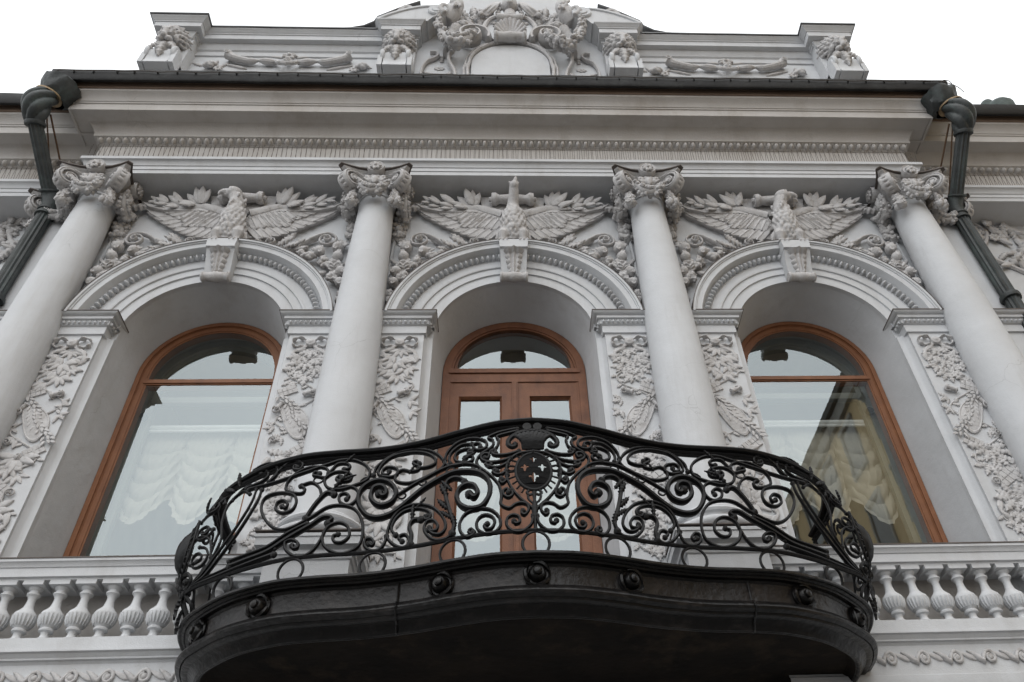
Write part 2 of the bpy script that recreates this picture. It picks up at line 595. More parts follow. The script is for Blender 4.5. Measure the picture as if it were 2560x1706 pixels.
def bow_mesh():
    b = MB()
    for s in (-1, 1):
        p = [(0, 0, .05), (s * .35, .28, .16), (s * .75, .38, .2), (s * 1.05, .15, .16), (s * .98, -.25, .1), (s * .6, -.36, .08), (s * .25, -.16, .06), (0, 0, .05)]
        q = spline(p, 4)
        b.tube(q, [0.06 + 0.03 * math.sin(i * 1.3) for i in range(len(q))], 6, flat=(2.6, 1.0), up=(0, 0, 1))
        t = spline([(s * .1, -.1, .05), (s * .45, -.5, .1), (s * .85, -.62, .05), (s * 1.0, -.95, .07), (s * .75, -1.2, .04)], 4)
        b.tube(t, [0.1 * (1 - 0.4 * i / len(t)) for i in range(len(t))], 6, flat=(0.7, 1.0), up=(0, 0, 1))
    b.lathe([(0.30, 0.0), (0.30, 0.22), (0.25, 0.27), (0.19, 0.25), (0.15, 0.28), (0.02, 0.33)], 16)
    return fuse(b, 0.038, 0, 'bow')
BOW = bow_mesh()
def shell_mesh():
    b = MB()
    n = 9
    for i in range(n):
        a = R(15) + R(150) * i / (n - 1)
        q = [(0.15 * math.cos(a), 0.15 * math.sin(a), 0.08), (0.6 * math.cos(a), 0.6 * math.sin(a), 0.24), (math.cos(a), 1.02 * math.sin(a), 0.36)]
        b.tube(q, [0.06, 0.11, 0.17], 8, flat=(0.9, 1))
    b.ell((0, 0.45, 0.02), (0.75, 0.6, 0.16), 12, 6)
    return fuse(b, 0.035, 0, 'shell')
SHELL = shell_mesh()
def egg_mesh(pitch, h, out):
    """one egg with its cup and half a dart on either side; y up"""
    b = MB()
    b.ell((0, 0.02 * h, out * 0.22), (pitch * 0.29, h * 0.47, out * 0.78), 10, 8)
    for s in (-1, 1):
        pts = [(s * pitch * (0.43 - 0.31 * (t ** 2)), h * (0.5 - 1.02 * t), out * (0.42 - 0.25 * t)) for t in (0, .2, .4, .6, .8, 1)]
        b.tube(pts, [pitch * 0.065] * 5 + [pitch * 0.05], 5)
    d = [(pitch * 0.5, h * 0.5, 0.16 * out), (pitch * 0.5, 0, 0.20 * out), (pitch * 0.5, -h * 0.45, 0.05 * out)]
    b.tube(d, [pitch * 0.07, pitch * 0.05, pitch * 0.085], 4)
    return b.mesh('egg', 60)
def roll_mesh():
    """a parchment roll: cylinder along x with spiral ends"""
    b = MB()
    prof = [(0.30, -1.0), (0.42, -0.98), (0.46, -0.8), (0.30, -0.62), (0.34, -0.3), (0.36, 0), (0.34, 0.3), (0.30, 0.62), (0.46, 0.8), (0.42, 0.98), (0.30, 1.0), (0.18, 0.96), (0.16, 1.10), (0.03, 1.14)]
    b.lathe([(0.03, -1.14), (0.16, -1.10), (0.18, -0.96)] + prof, 14, Matrix.Rotation(PI / 2, 4, 'Y'))
    return b.mesh('roll', 50)
ROLL = roll_mesh()
def keystone_leaf():
    b = MB()
    rows = []
    n, m = 37, 21
    for i in range(n):
        t = i / (n - 1)
        lob = abs(math.sin(PI * 4.5 * t)) ** .8
        wd = (.20 + .26 * t ** .8) * (.72 + .28 * lob)
        row = []
        for j in range(m):
            u = -1 + 2 * j / (m - 1)
            z = .10 * (1 - abs(u) ** 3) + .035 * math.cos(u * 3.5 * PI) * (1 - abs(u)) + .03 * lob * abs(u) + .16 * max(0, t - .82) / .18 * (1 - u * u * .5)
            if abs(u) > .98:
                z = -.06
            y = t - .10 * abs(u) * (1 - lob * .5) * t
            row.append((u * wd, y, z))
        rows.append(row)
    rows.append([(x * .9, y - .03, -.05) for x, y, z in rows[-1]])
    b.grid(rows)
    return b.mesh('keystone_leaf', 50)
KLEAF = keystone_leaf()
def put(name, me, x, p, z, parent, rot=0.0, s=1.0, m='relief', tilt=0.0, mir=1):
    if not hasattr(s, '__len__'):
        s = (s, s, s)
    return obj(name, me, m, parent, on_wall(x, p, z, rot * mir, (s[0] * mir, s[1], s[2]), tilt))
# ---------------------------------------------------------------- the ground and the street
g = MB()
g.grid([[(x, y, 0) for x in (-300, -20, 0, 20, 300)] for y in (-300, -30, -2.2)])
obj('street', g, 'cobble', kind='structure')
g = MB()
g.box(-60, 60, -2.2, 1.0, -0.05, 0.12)
obj('pavement', g, 'sidewalk_stone', kind='structure')
g = MB()
g.grid([[(x, y, -0.06) for x in (-300, 300)] for y in (-2.0, 300)])
obj('ground', g, 'cobble', kind='structure')

# ---------------------------------------------------------------- the building
BLD = thing('mansion', 'pale grey stuccoed mansion with columns, stucco eagles over arched windows and a carved parapet', 'building')
AX = (-3.63, 0.0, 3.63)           # arch axes
CX = (-5.445, -1.815, 1.815, 5.445)   # column axes
ZS = Z(6.80)                      # springing
RI = 0.96
SILL = {-3.63: Z(3.35), 0.0: Z(2.98), 3.63: Z(3.35)}
WT = Z(9.47)
def outline(cx, half, zb, n=28, zs=ZS):
    o = [(cx - half, zb)]
    o += [(cx - half * math.cos(PI * i / n), zs + half * math.sin(PI * i / n)) for i in range(n + 1)]
    return o + [(cx + half, zb)]
wall = MB()
for cx in AX:
    x0, x1 = cx - 1.815, cx + 1.815
    if cx < -1:
        x0 = -6.21
    if cx > 1:
        x1 = 6.21
    ang = [PI * i / 28 for i in range(29)]
    ang += [math.atan2(WT - ZS, x1 - cx), math.atan2(WT - ZS, x0 - cx)]
    ang.sort()
    ins, outs = [], []
    for a in ang:
        c, s = math.cos(a), math.sin(a)
        ins.append((cx + RI * c, 0, ZS + RI * s))
        k = 1e9
        if c > 1e-6: k = min(k, (x1 - cx) / c)
        if c < -1e-6: k = min(k, (x0 - cx) / c)
        if s > 1e-6: k = min(k, (WT - ZS) / s)
        outs.append((cx + k * c, 0, ZS + k * s))
    wall.grid([ins, outs])
    zb = Z(-1.5)
    for a, b_ in ((x0, cx - RI), (cx + RI, x1)):
        wall.grid([[(a, 0, zb), (b_, 0, zb)], [(a, 0, ZS), (b_, 0, ZS)]])
    so = SILL[cx]
    wall.grid([[(cx - RI, 0, zb), (cx + RI, 0, zb)], [(cx - RI, 0, so), (cx + RI, 0, so)]])
    a = outline(cx, RI, so)
    b_ = outline(cx, 0.875, so, zs=ZS - .05)
    wall.grid([[(p[0], 0, p[1]) for p in a], [(p[0], 0.545, p[1]) for p in b_]])
    wall.grid([[(p[0], 0.545, p[1]) for p in b_], [(p[0] * 1.0, 1.05, p[1]) for p in b_]])
    wall.grid([[(cx - RI, 0, so), (cx + RI, 0, so)], [(cx - .905, 1.05, so), (cx + .905, 1.05, so)]])
WALL = obj('wall', wall, 'plaster', BLD)
# side wings, set back
for sgn in (-1, 1):
    b = MB()
    b.box(min(sgn * 6.18, sgn * 12), max(sgn * 6.18, sgn * 12), 0.38, 0.9, Z(-1.5), Z(10.9))
    obj('wing_wall', b, 'plaster', BLD)

# entablature: profile (projection, height) mitred round the block
def moulding(prof, W0, ends, y_end, name, m, parent, y0=0.0, x_far=None, kind=None, label=None):
    """sweep prof along the front; the ends return to y_end"""
    b = MB()
    rows = []
    for p, z in prof:
        if x_far is None:
            rows.append([(-(W0 + p), y_end, z), (-(W0 + p), y0 - p, z), (W0 + p, y0 - p, z), (W0 + p, y_end, z)])
        else:
            rows.append([(x_far[0], y0 - p, z), (x_far[1], y0 - p, z)])
    b.grid(rows)
    return obj(name, b, m, parent, kind=kind, label=label)
W0 = 5.26
ARCH = [(-0.0, 9.472), (.45, 9.472), (.45, 9.545), (.462, 9.55), (.462, 9.615), (.474, 9.62), (.48, 9.635), (.49, 9.665), (.515, 9.695), (.53, 9.70), (.53, 9.755), (.43, 9.765)]
FRZ = [(.43, 9.765), (.43, 10.13), (.445, 10.135), (.45, 10.145)]
BED = [(.45, 10.145), (.465, 10.148), (.465, 10.156), (.435, 10.16), (.455, 10.19), (.49, 10.225), (.525, 10.235), (.535, 10.24), (.535, 10.30), (.56, 10.36), (.60, 10.42), (.63, 10.445)]
COR = [(.63, 10.445), (.80, 10.445), (.80, 10.425), (.832, 10.425), (.832, 10.565), (.848, 10.57), (.85, 10.595), (.862, 10.60), (.868, 10.62), (.88, 10.645), (.905, 10.68), (.94, 10.705), (.958, 10.715), (.962, 10.735), (.968, 10.74)]
BRN = [(.968, 10.74), (.984, 10.742), (.99, 10.865), (1.02, 10.875)]
ent = [('architrave', ARCH, 'plaster'), ('frieze', FRZ, 'weathered'), ('bed_moulding', BED, 'weathered'), ('cornice', COR, 'weathered'), ('fascia_board', BRN, 'brown_fascia')]
PARTS = {}
for nm, pr, m in ent:
    PARTS[nm] = moulding([(p, Z(z)) for p, z in pr], W0, None, 0.7, nm, m, BLD)
    for sgn in (-1, 1):
        xf = (sgn * 5.3, sgn * 12) if sgn > 0 else (-12, -5.3)
        PARTS[nm, sgn] = moulding([(p, Z(z) - .004) for p, z in pr], W0, None, 0, 'wing_' + nm, m, BLD, y0=0.38, x_far=xf)
# gutters with their dark sheet metal edge
GUT = [(1.0, 10.86), (1.03, 10.81), (1.055, 10.785), (1.085, 10.78), (1.10, 10.80), (1.122, 10.92), (1.125, 10.985), (1.10, 10.985), (1.0, 10.96)]
def wavy_gutter(path_fn, n, name, parent):
    b = MB()
    rows = []
    for i in range(n + 1):
        row = []
        for p, z in GUT:
            x, y = path_fn(i / n, p)
            row.append((x, y, Z(z) + 0.012 * noise.noise(Vector((x * 1.3, 3.1, 0.2))) + (0.012 * noise.noise(Vector((x * 6, 1.1, 4.2))) if z > 10.98 else 0)))
        rows.append(row)
    b.grid(rows)
    return obj(name, b, 'gutter_metal', parent)
GMAIN = wavy_gutter(lambda t, p: (-(W0 + p) + 2 * (W0 + p) * t, -p), 120, 'gutter', BLD)
for sgn in (-1, 1):
    wavy_gutter(lambda t, p: (sgn * (6.35 + 5.6 * t), 0.38 - p), 40, 'wing_gutter', BLD)
    b = MB()
    rows = []
    for p, z in GUT:
        rows.append([(sgn * (W0 + p), -p, Z(z)), (sgn * (W0 + p), 0.3, Z(z))])
    b.grid(rows)
    obj('gutter_return', b, 'gutter_metal', BLD)
# clips and a heating cable along the gutter
b = MB()
cab = MB()
for i in range(44):
    x = -6.1 + 12.2 * (i + 0.3 * random.random()) / 43.5
    if abs(x) < 6.35:
        obj('gutter_clip', MB().box(x - .007, x + .007, -1.138, -1.118, Z(10.89), Z(10.935)), 'gutter_metal', GMAIN)
pts = [(-6.3 + 12.65 * i / 90, -1.142 - 0.004 * (i % 2), Z(10.915) + 0.012 * math.sin(i * 1.7) + 0.008 * math.sin(i * 0.37)) for i in range(91)]
cab.tube(pts, 0.007, 5)
obj('heating_cable', cab, 'cable', GMAIN)
# low roof behind the gutter
b = MB()
b.grid([[(-6.3, -1.02, Z(10.95)), (6.3, -1.02, Z(10.95))], [(-6.0, 2.5, Z(11.6)), (6.0, 2.5, Z(11.6))]])
obj('roof', b, 'roof_metal', BLD)
for sgn in (-1, 1):
    b = MB()
    b.grid([[(sgn * 6.3, -0.62, Z(10.95)), (sgn * 12, -0.62, Z(10.95))], [(sgn * 6.3, 2.5, Z(11.5)), (sgn * 12, 2.5, Z(11.5))]])
    obj('wing_roof', b, 'roof_metal', BLD)

# egg and dart bands
EGG = egg_mesh(0.112, 0.112, 0.085)
n_e = 104
for i in range(n_e):
    x = (W0 + .48) * (-1 + 2 * (i + .5) / n_e)
    obj('egg', EGG, 'weathered', PARTS['bed_moulding'], T(x, -0.462, Z(10.198)) @ FACE @ Matrix.Rotation(R(38), 4, 'X'))
for sgn in (-1, 1):
    for i in range(28):
        x = sgn * (5.90 + 0.112 * i)
        obj('egg', EGG, 'weathered', PARTS['bed_moulding', sgn], T(x, 0.38 - 0.462, Z(10.194)) @ FACE @ Matrix.Rotation(R(38), 4, 'X'))
# bird spikes over the architrave
b = MB()
x = -5.75
while x < 5.75:
    for k, (dx, dy, ln) in enumerate(((0, 0, .34), (.018, -.05, .22))):
        b.tube([(x + dx, -0.47 + dy * .2, Z(9.76)), (x + dx + random.uniform(-.012, .012), -0.49 + dy, Z(9.76) + ln)], 0.0028, 3, cap=False)
    x += 0.066
obj('bird_spikes', b, 'steel_wire', PARTS['architrave'], kind='stuff')
for sgn in (-1, 1):
    b = MB()
    x = 5.8
    while x < 11.5:
        b.tube([(sgn * x, -0.09, Z(9.76)), (sgn * x + random.uniform(-.012, .012), -0.11, Z(10.1))], 0.0028, 3, cap=False)
        b.tube([(sgn * (x + .018), -0.09, Z(9.76)), (sgn * (x + .018) + random.uniform(-.012, .012), -0.16, Z(9.98))], 0.0028, 3, cap=False)
        x += 0.066
    obj('wing_bird_spikes', b, 'steel_wire', PARTS['architrave', sgn], kind='stuff')

# ---------------------------------------------------------------- arches
ARP = [(0.958, -0.01), (0.958, .06), (1.082, .06), (1.084, .082), (1.180, .082), (1.184, .102), (1.200, .108), (1.214, .108), (1.218, .094), (1.300, .094), (1.308, .104), (1.312, .085), (1.34, .085), (1.375, .115), (1.402, .15), (1.408, .215), (1.418, .235), (1.482, .238), (1.486, .252), (1.500, .254), (1.504, .272), (1.530, .275), (1.532, -0.01)]
AEGG = egg_mesh(0.0735, 0.094, 0.075)
def archivolt(cx, y0, nm, parent, a_from=8, eggs=True):
    b = MB()
    n = 64
    rows = []
    for i in range(n + 1):
        a = R(a_from) + (PI - 2 * R(a_from)) * i / n
        rows.append([(cx + r * math.cos(a), y0 - p, ZS + r * math.sin(a)) for r, p in ARP])
    b.grid(rows)
    o = obj(nm, b, 'plaster', parent)
    # thin lead strip on the outer lip
    b = MB()
    rows = []
    for i in range(n + 1):
        a = R(a_from) + (PI - 2 * R(a_from)) * i / n
        rows.append([(cx + r * math.cos(a), y0 - p, ZS + r * math.sin(a)) for r, p in ((1.530, .281), (1.538, .281), (1.538, .0))])
    b.grid(rows)
    obj('lead_strip', b, 'flashing', o)
    if eggs:
        n = 50
        for i in range(n):
            a = R(12) + (PI - R(24)) * (i + .5) / n
            if abs(a - PI / 2) < 0.13:
                continue
            M = T(cx + 1.356 * math.cos(a), y0 - .105, ZS + 1.358 * math.sin(a)) @ FACE @ Matrix.Rotation(a - PI / 2, 4, 'Z') @ Matrix.Rotation(R(28), 4, 'X')
            obj('egg', AEGG, 'plaster', o, M)
    return o
ARCHES = [archivolt(cx, 0, 'archivolt', BLD) for cx in AX]
for sgn in (-1, 1):
    archivolt(sgn * 8.62, 0.38, 'wing_archivolt', BLD, a_from=2, eggs=False)
# wing windows and the lower wall under the outer columns
for sgn in (-1, 1):
    cx = sgn * 8.62
    b = MB()
    for s in (-1, 1):
        b.box(cx + s * 1.25 - .30, cx + s * 1.25 + .30, .25, .40, Z(3.0), Z(6.76))
        b.box(cx + s * 1.25 - .36, cx + s * 1.25 + .36, .16, .40, Z(6.765), Z(7.02))
    obj('wing_pier', b, 'plaster', BLD)
    b = MB()
    o_, i_ = outline(cx, .93, Z(3.3)), outline(cx, .80, Z(3.3))
    b.grid([[(p[0], .40, p[1]) for p in o_], [(p[0], .345, p[1]) for p in o_], [(p[0], .345, p[1]) for p in i_], [(p[0], .40, p[1]) for p in i_]])
    b.box(cx - .80, cx + .80, .35, .40, Z(6.6), Z(6.7))
    wf = obj('wing_window', b, 'wood_side', BLD)
    b = MB()
    q = outline(cx, .81, Z(3.3))
    b.add([(p[0], .372, p[1]) for p in q], [tuple(range(len(q)))])
    obj('pane', b, 'dark_glass', wf)
    b = MB()
    xc = sgn * 5.445
    b.box(xc - .43, xc + .43, -.66, .1, .12, Z(2.985))
    obj('column_footing', b, 'plaster', BLD)
# keystones
for cx, ao in zip(AX, ARCHES):
    b = MB()
    cap = [(-.175, 8.105), (.175, 8.105), (.185, 8.25), (-.185, 8.25)]
    b.prism([(x + cx, Z(z)) for x, z in cap], -0.335, 0.0)
    k = obj('keystone', b, 'plaster', BLD)
    b = MB()
    prof = [(0.0, 7.785), (.11, 7.775), (.165, 7.745), (.19, 7.80), (.215, 7.9), (.265, 8.02), (.30, 8.105), (0, 8.105)]
    v = []
    for p, z in prof:
        hw = 0.150 + 0.02 * (z - 7.66) / .44
        v.append([(cx - hw, -p, Z(z)), (cx + hw, -p, Z(z))])
    b.grid(v, cu=True)
    b.add([q[0] for q in v], [tuple(range(8))])
    b.add([q[1] for q in v], [tuple(range(8))])
    obj('console', b, 'plaster', k)
    b = MB()
    b.lathe([(0.0, -.175), (.06, -.172), (.07, -.15), (.056, -.125), (.062, -.05), (.072, -.02), (.072, .02), (.062, .05), (.056, .125), (.07, .15), (.06, .172), (0, .175)], 14, T(cx, -.165, Z(7.715)) @ Matrix.Rotation(PI / 2, 4, 'Y'))
    obj('scroll_foot', b, 'relief', k)
    put('acanthus_leaf', KLEAF, cx, .18, Z(7.745), k, 0, (.29, .36, .40), tilt=16)

# ---------------------------------------------------------------- piers with imposts
IMP = [(.128, 6.755), (.155, 6.757), (.155, 6.868), (.168, 6.872), (.178, 6.88), (.185, 6.93), (.195, 6.938), (.215, 6.945), (.215, 6.985), (.235, 6.99), (.262, 7.01), (.266, 7.018)]
BEAD = egg_mesh(0.056, 0.05, 0.03)
PIERS = []
for cx in CX:
    b = MB()
    hw = 0.765
    b.box(cx - hw, cx + hw, -.13, .05, Z(3.0), Z(6.756))
    po = obj('pier', b, 'plaster', BLD)
    PIERS.append(po)
    b = MB()       # stepped strip beside the opening
    for s in (-1, 1):
        xa = cx + s * (hw - 0.005)
        pr = [(0, -.10), (.02, -.075), (.035, -.045), (.055, -.03), (.098, -.028), (.100, .02)]
        b.grid([[(xa + s * dx, yy, Z(3.0)) for dx, yy in pr], [(xa + s * dx, yy, Z(6.79)) for dx, yy in pr]])
    obj('jamb_moulding', b, 'plaster', po)
    b = MB()
    rows = []
    for p, z in IMP:
        e = p - .13 + hw
        rows.append([(cx - e, .1, Z(z)), (cx - e, -p, Z(z)), (cx + e, -p, Z(z)), (cx + e, .1, Z(z))])
    b.grid(rows)
    io = obj('impost', b, 'plaster', BLD)
    b = MB()
    b.box(cx - .907, cx + .907, -.272, .1, Z(7.019), Z(7.032))
    obj('lead_cover', b, 'flashing', io)
    row = MB()
    ev = [tuple(v.co) for v in BEAD.vertices]
    ef = [tuple(p.vertices) for p in BEAD.polygons]
    for i in range(28):
        x = cx + .80 * (-1 + 2 * (i + .5) / 28)
        if abs(x - cx) > 0.2:
            row.add(ev, ef, T(x, -.182, Z(6.905)) @ FACE @ Matrix.Rotation(R(10), 4, 'X'))
    for s in (-1, 1):
        for j in range(3):
            row.add(ev, ef, T(cx + s * .818, -.15 + .056 * j, Z(6.905)) @ Matrix.Rotation(s * PI / 2, 4, 'Z') @ FACE @ Matrix.Rotation(R(10), 4, 'X'))
    obj('egg_row', row, 'plaster', io, kind='stuff')

# ---------------------------------------------------------------- columns
CY = -0.22
shaft = MB()
pr = []
for i in range(15):
    t = i / 14
    r = .318 - .092 * (0.25 * t + 0.75 * t * t) * 1.0
    pr.append((r, 4.16 + t * (9.02 - 4.16)))
shaft.lathe([(.345, 4.10), (.345, 4.14), (.322, 4.16)] + pr[1:] + [(.245, 9.03), (.245, 9.06), (.225, 9.07), (.225, 9.35)], 40)
SHAFT = shaft.mesh('column_shaft', 40)
base = MB()
base.lathe([(.40, 3.862), (.43, 3.88), (.455, 3.91), (.46, 3.935), (.45, 3.965), (.42, 3.985), (.385, 3.99), (.37, 4.0), (.362, 4.03), (.37, 4.05), (.395, 4.055), (.405, 4.075), (.395, 4.098), (.345, 4.102)], 40)
BASE = base.mesh('column_base', 40)
ped = MB()
def sq(prof, b=ped):
    rows = []
    for e, z in prof:
        rows.append([(-e, .35, z), (-e, -e - .0, z), (e, -e, z), (e, .35, z)])
    b.grid(rows)
sq([(.40, 2.98), (.40, 3.18), (.385, 3.19), (.375, 3.24), (.36, 3.26), (.36, 3.62), (.375, 3.63), (.385, 3.66), (.40, 3.665), (.40, 3.70), (.43, 3.725), (.445, 3.73), (.445, 3.80), (.455, 3.805), (.455, 3.835), (.0, 3.86)])
PED = ped.mesh('pedestal')
pan = MB()
pan.box(-.27, .27, -.372, -.355, 3.30, 3.58)
PAN = pan.mesh('pedestal_panel')
for cx in CX:
    M = T(cx, CY, ZO)
    obj('pedestal', PED, 'plaster', BLD, M)
    s = obj('column', SHAFT, 'plaster', BLD, M)
    obj('column_base', BASE, 'plaster', s, M)
    b = MB()
    b.box(-.46, .46, -.46, .35, 3.857, 3.868)
    obj('lead_cover', b, 'flashing', s, M)
# ---------------------------------------------------------------- capitals (origin on the column axis at height 0 = camera-relative zero)
def abacus_outline(h, k, cut=0.045):
    """concave square, corners cut; h = half size at the corners, k = depth of the curve"""
    pts = []
    for q in range(4):
        a = q * PI / 2
        for i in range(9):
            t = -1 + 2 * i / 8
            x = t * (h - cut)
            y = -(h) + k * (1 - t * t)
            pts.append((x * math.cos(a) - y * math.sin(a), x * math.sin(a) + y * math.cos(a)))
    return pts
ab = MB()
lay = [(.40, .115, 9.305), (.42, .115, 9.32), (.42, .11, 9.335), (.445, .11, 9.35), (.455, .105, 9.372)]
ab.grid([[(x, y, z) for x, y in abacus_outline(h, k)] for h, k, z in lay], cv=True)
ab.add([(x, y, 9.305) for x, y in abacus_outline(.40, .115)], [tuple(range(36))])
ABACUS = ab.mesh('abacus', 30)
af = MB()
o1 = abacus_outline(.488, .10)
af.prism(o1, 9.373, 9.389, 'z')
ABF = af.mesh('abacus_cover', 30)
blk = MB()
blk.box(-.35, .35, -.24, .25, 9.39, 9.474)
BLK = blk.mesh('abacus_block')
bell = MB()
bell.lathe([(.225, 9.05), (.235, 9.10), (.26, 9.18), (.31, 9.26), (.35, 9.29)], 24)
BELL = bell.mesh('capital_bell')
def volute():
    """disc in the x-z plane (x along the diagonal), axis y"""
    b = MB()
    prof = [(0.0, -.10), (.03, -.10), (.038, -.085), (.042, -.03), (.128, -.03), (.134, -.075), (.145, -.085), (.158, -.075), (.162, -.05), (.152, 0), (.162, .05), (.158, .075), (.145, .085), (.134, .075), (.128, .03), (.042, .03), (.038, .085), (.03, .10), (0, .10)]
    b.lathe(prof, 20, Matrix.Rotation(PI / 2, 4, 'X'))
    for s in (-1, 1):
        pts = []
        for i in range(34):
            t = i / 33
            a = PI * 0.75 - 2 * PI * 1.6 * t
            r = .140 - .10 * t
            pts.append((r * math.cos(a), s * (.066 + .014 * t), r * math.sin(a)))
        b.tube(pts, [.017 - .005 * i / 33 for i in range(34)], 6)
        # band running back up under the abacus
        b.tube([(-.30, s * .17, .06), (-.22, s * .12, .095), (-.12, s * .085, .125), (.0, s * .07, .145)], [.035, .035, .03, .022], 6)
    for i in range(7):
        a = R(40) - R(26) * i
        b.ell((.152 * math.cos(a), 0, .152 * math.sin(a)), (.022, .05, .03), 6, 5, Matrix.Rotation(-a, 3, 'Y'))
    return b.mesh('volute', 45)
VOL = volute()
def garland(path, rad, n, seed, voxel=0.014, size=(.022, .042)):
    rnd = random.Random(seed)
    P = spline(path, 8)
    b = MB()
    rr = [max(0.012, rad(i / (len(P) - 1)) * 0.86) for i in range(len(P))]
    b.tube(P, [r_ * .92 for r_ in rr], 8)
    n = int(n * 1.7)
    for i in range(n):
        t = (i + .5) / n
        k = min(len(P) - 2, int(t * (len(P) - 1)))
        c = P[k]
        a = rnd.uniform(0, 2 * PI) if i % 2 else rnd.uniform(-PI, 0)
        d = (P[k + 1] - P[k]).normalized()
        u = Vector((0, -1, 0)) - d * d.dot(Vector((0, -1, 0)))
        u.normalize()
        v = d.cross(u)
        rad_t = rad(t)
        q = rnd.uniform(*size) * (0.6 + 0.5 * rad_t / max(1e-6, rad(.5)))
        pos = c + (u * math.cos(a) + v * math.sin(a)) * rad_t * .92
        b.ell(pos, q, 7, 5)
        w_ = (u * math.cos(a) + v * math.sin(a))
        x_ = d.cross(w_)
        if i % 3 == 0:       # open blossom: a ring with a hollow
            ringp = [pos + w_ * q * .75 + d * q * .55 * math.cos(e * PI / 4) + x_ * q * .55 * math.sin(e * PI / 4) for e in range(8)]
            b.tube(ringp, q * .26, 5, closed=True)
        elif i % 3 == 1:
            b.ell(pos + w_ * q * .95, q * .3, 5, 4)
    return b.mesh('garland', 60)
CGAR = garland([(-.20, -.40, 9.10), (-.16, -.39, 9.02), (-.085, -.375, 8.945), (0, -.37, 8.92), (.085, -.375, 8.945), (.16, -.39, 9.02), (.20, -.40, 9.10)], lambda t: .016 + .052 * math.sin(PI * t), 46, 2, 0.010, (.022, .036))
PEND = garland([(0, 0, .03), (0, 0, -.06), (0, 0, -.13), (0, 0, -.22), (0, 0, -.27)], lambda t: interp((0, .3, .6, .85, 1), (.028, .036, .058, .052, .015), t), 30, 4, 0.010)
PENDB = garland([(0, 0, .05), (0, 0, -.08), (0, -.01, -.2), (0, 0, -.36), (0, 0, -.46)], lambda t: interp((0, .2, .6, .85, 1), (.04, .066, .082, .066, .015), t), 46, 9, 0.011)
ANT = MB()
for i, a in enumerate((-62, -38, -14, 14, 38, 62)):
    ANT.tube([(.05 * math.sin(R(a)), -.30, 9.09), (.10 * math.sin(R(a)), -.36, 9.13 + .05 * math.cos(R(a))), (.165 * math.sin(R(a)), -.375, 9.13 + .13 * math.cos(R(a)))], [.012, .024, .018], 6)
ANT.ell((0, -.37, 9.16), (.045, .04, .085), 8, 6)
ANT.ell((0, -.36, 9.23), (.05, .035, .03), 8, 6)
ANT.ell((-.10, -.36, 9.235), (.05, .03, .025), 8, 6)
ANT.ell((.10, -.36, 9.235), (.05, .03, .025), 8, 6)
ANTM = fuse(ANT, 0.011, 0, 'palmette')
SHL = MB()
SHL.lathe([(.0, .03), (.09, .02), (.112, .035), (.118, .0), (.11, -.08)], 18, T(0, -.40, 9.385) @ Matrix.Rotation(PI / 2, 4, 'X'))
SHLM = SHL.mesh('rosette_back', 40)
def capital(cx, cy, parent, full=True, only=None):
    M = T(cx, cy, ZO)
    c = obj('capital', BELL, 'relief', parent, M)
    obj('abacus', ABACUS, 'relief', c, M)
    obj('abacus_cover', ABF, 'flashing', c, M)
    obj('abacus_block', BLK, 'plaster', c, M)
    for q in range(4):
        a = -PI / 4 + q * PI / 2
        d = .45
        V = M @ T(d * math.cos(a), d * math.sin(a), 9.185) @ Matrix.Scale(1.0, 4) @ Matrix.Rotation(a, 4, 'Z')
        obj('volute', VOL, 'relief', c, V)
        front = math.sin(a) < 0
        pm = PEND if front else PENDB
        dd = .38 if front else .41
        obj('fruit_pendant', pm, 'relief', c, M @ T(dd * math.cos(a), dd * math.sin(a) * (1 if front else .62), 9.01) @ Matrix.Rotation(a, 4, 'Z'), kind='stuff')
    for q in (0, 1, 3):
        Q = M @ Matrix.Rotation(q * PI / 2, 4, 'Z')
        obj('rosette_back', SHLM, 'relief', c, Q)
        obj('rosette', FLOWER, 'relief', c, Q @ T(0, -.43, 9.375) @ FACE @ Matrix.Diagonal((.082, .082, .10, 1)))
        obj('fruit_garland', CGAR, 'relief', c, Q, kind='stuff')
        obj('palmette', ANTM, 'relief', c, Q)
    return c
for cx in CX:
    capital(cx, CY, BLD)
for sgn in (-1, 1):     # half-hidden pilaster capitals where the wings begin
    b = MB()
    b.box(min(sgn * 5.62, sgn * 6.28), max(sgn * 5.62, sgn * 6.28), -.06, .4, Z(3.0), Z(9.47))
    obj('corner_pilaster', b, 'plaster', BLD)
    capital(sgn * 5.98, .22, BLD)

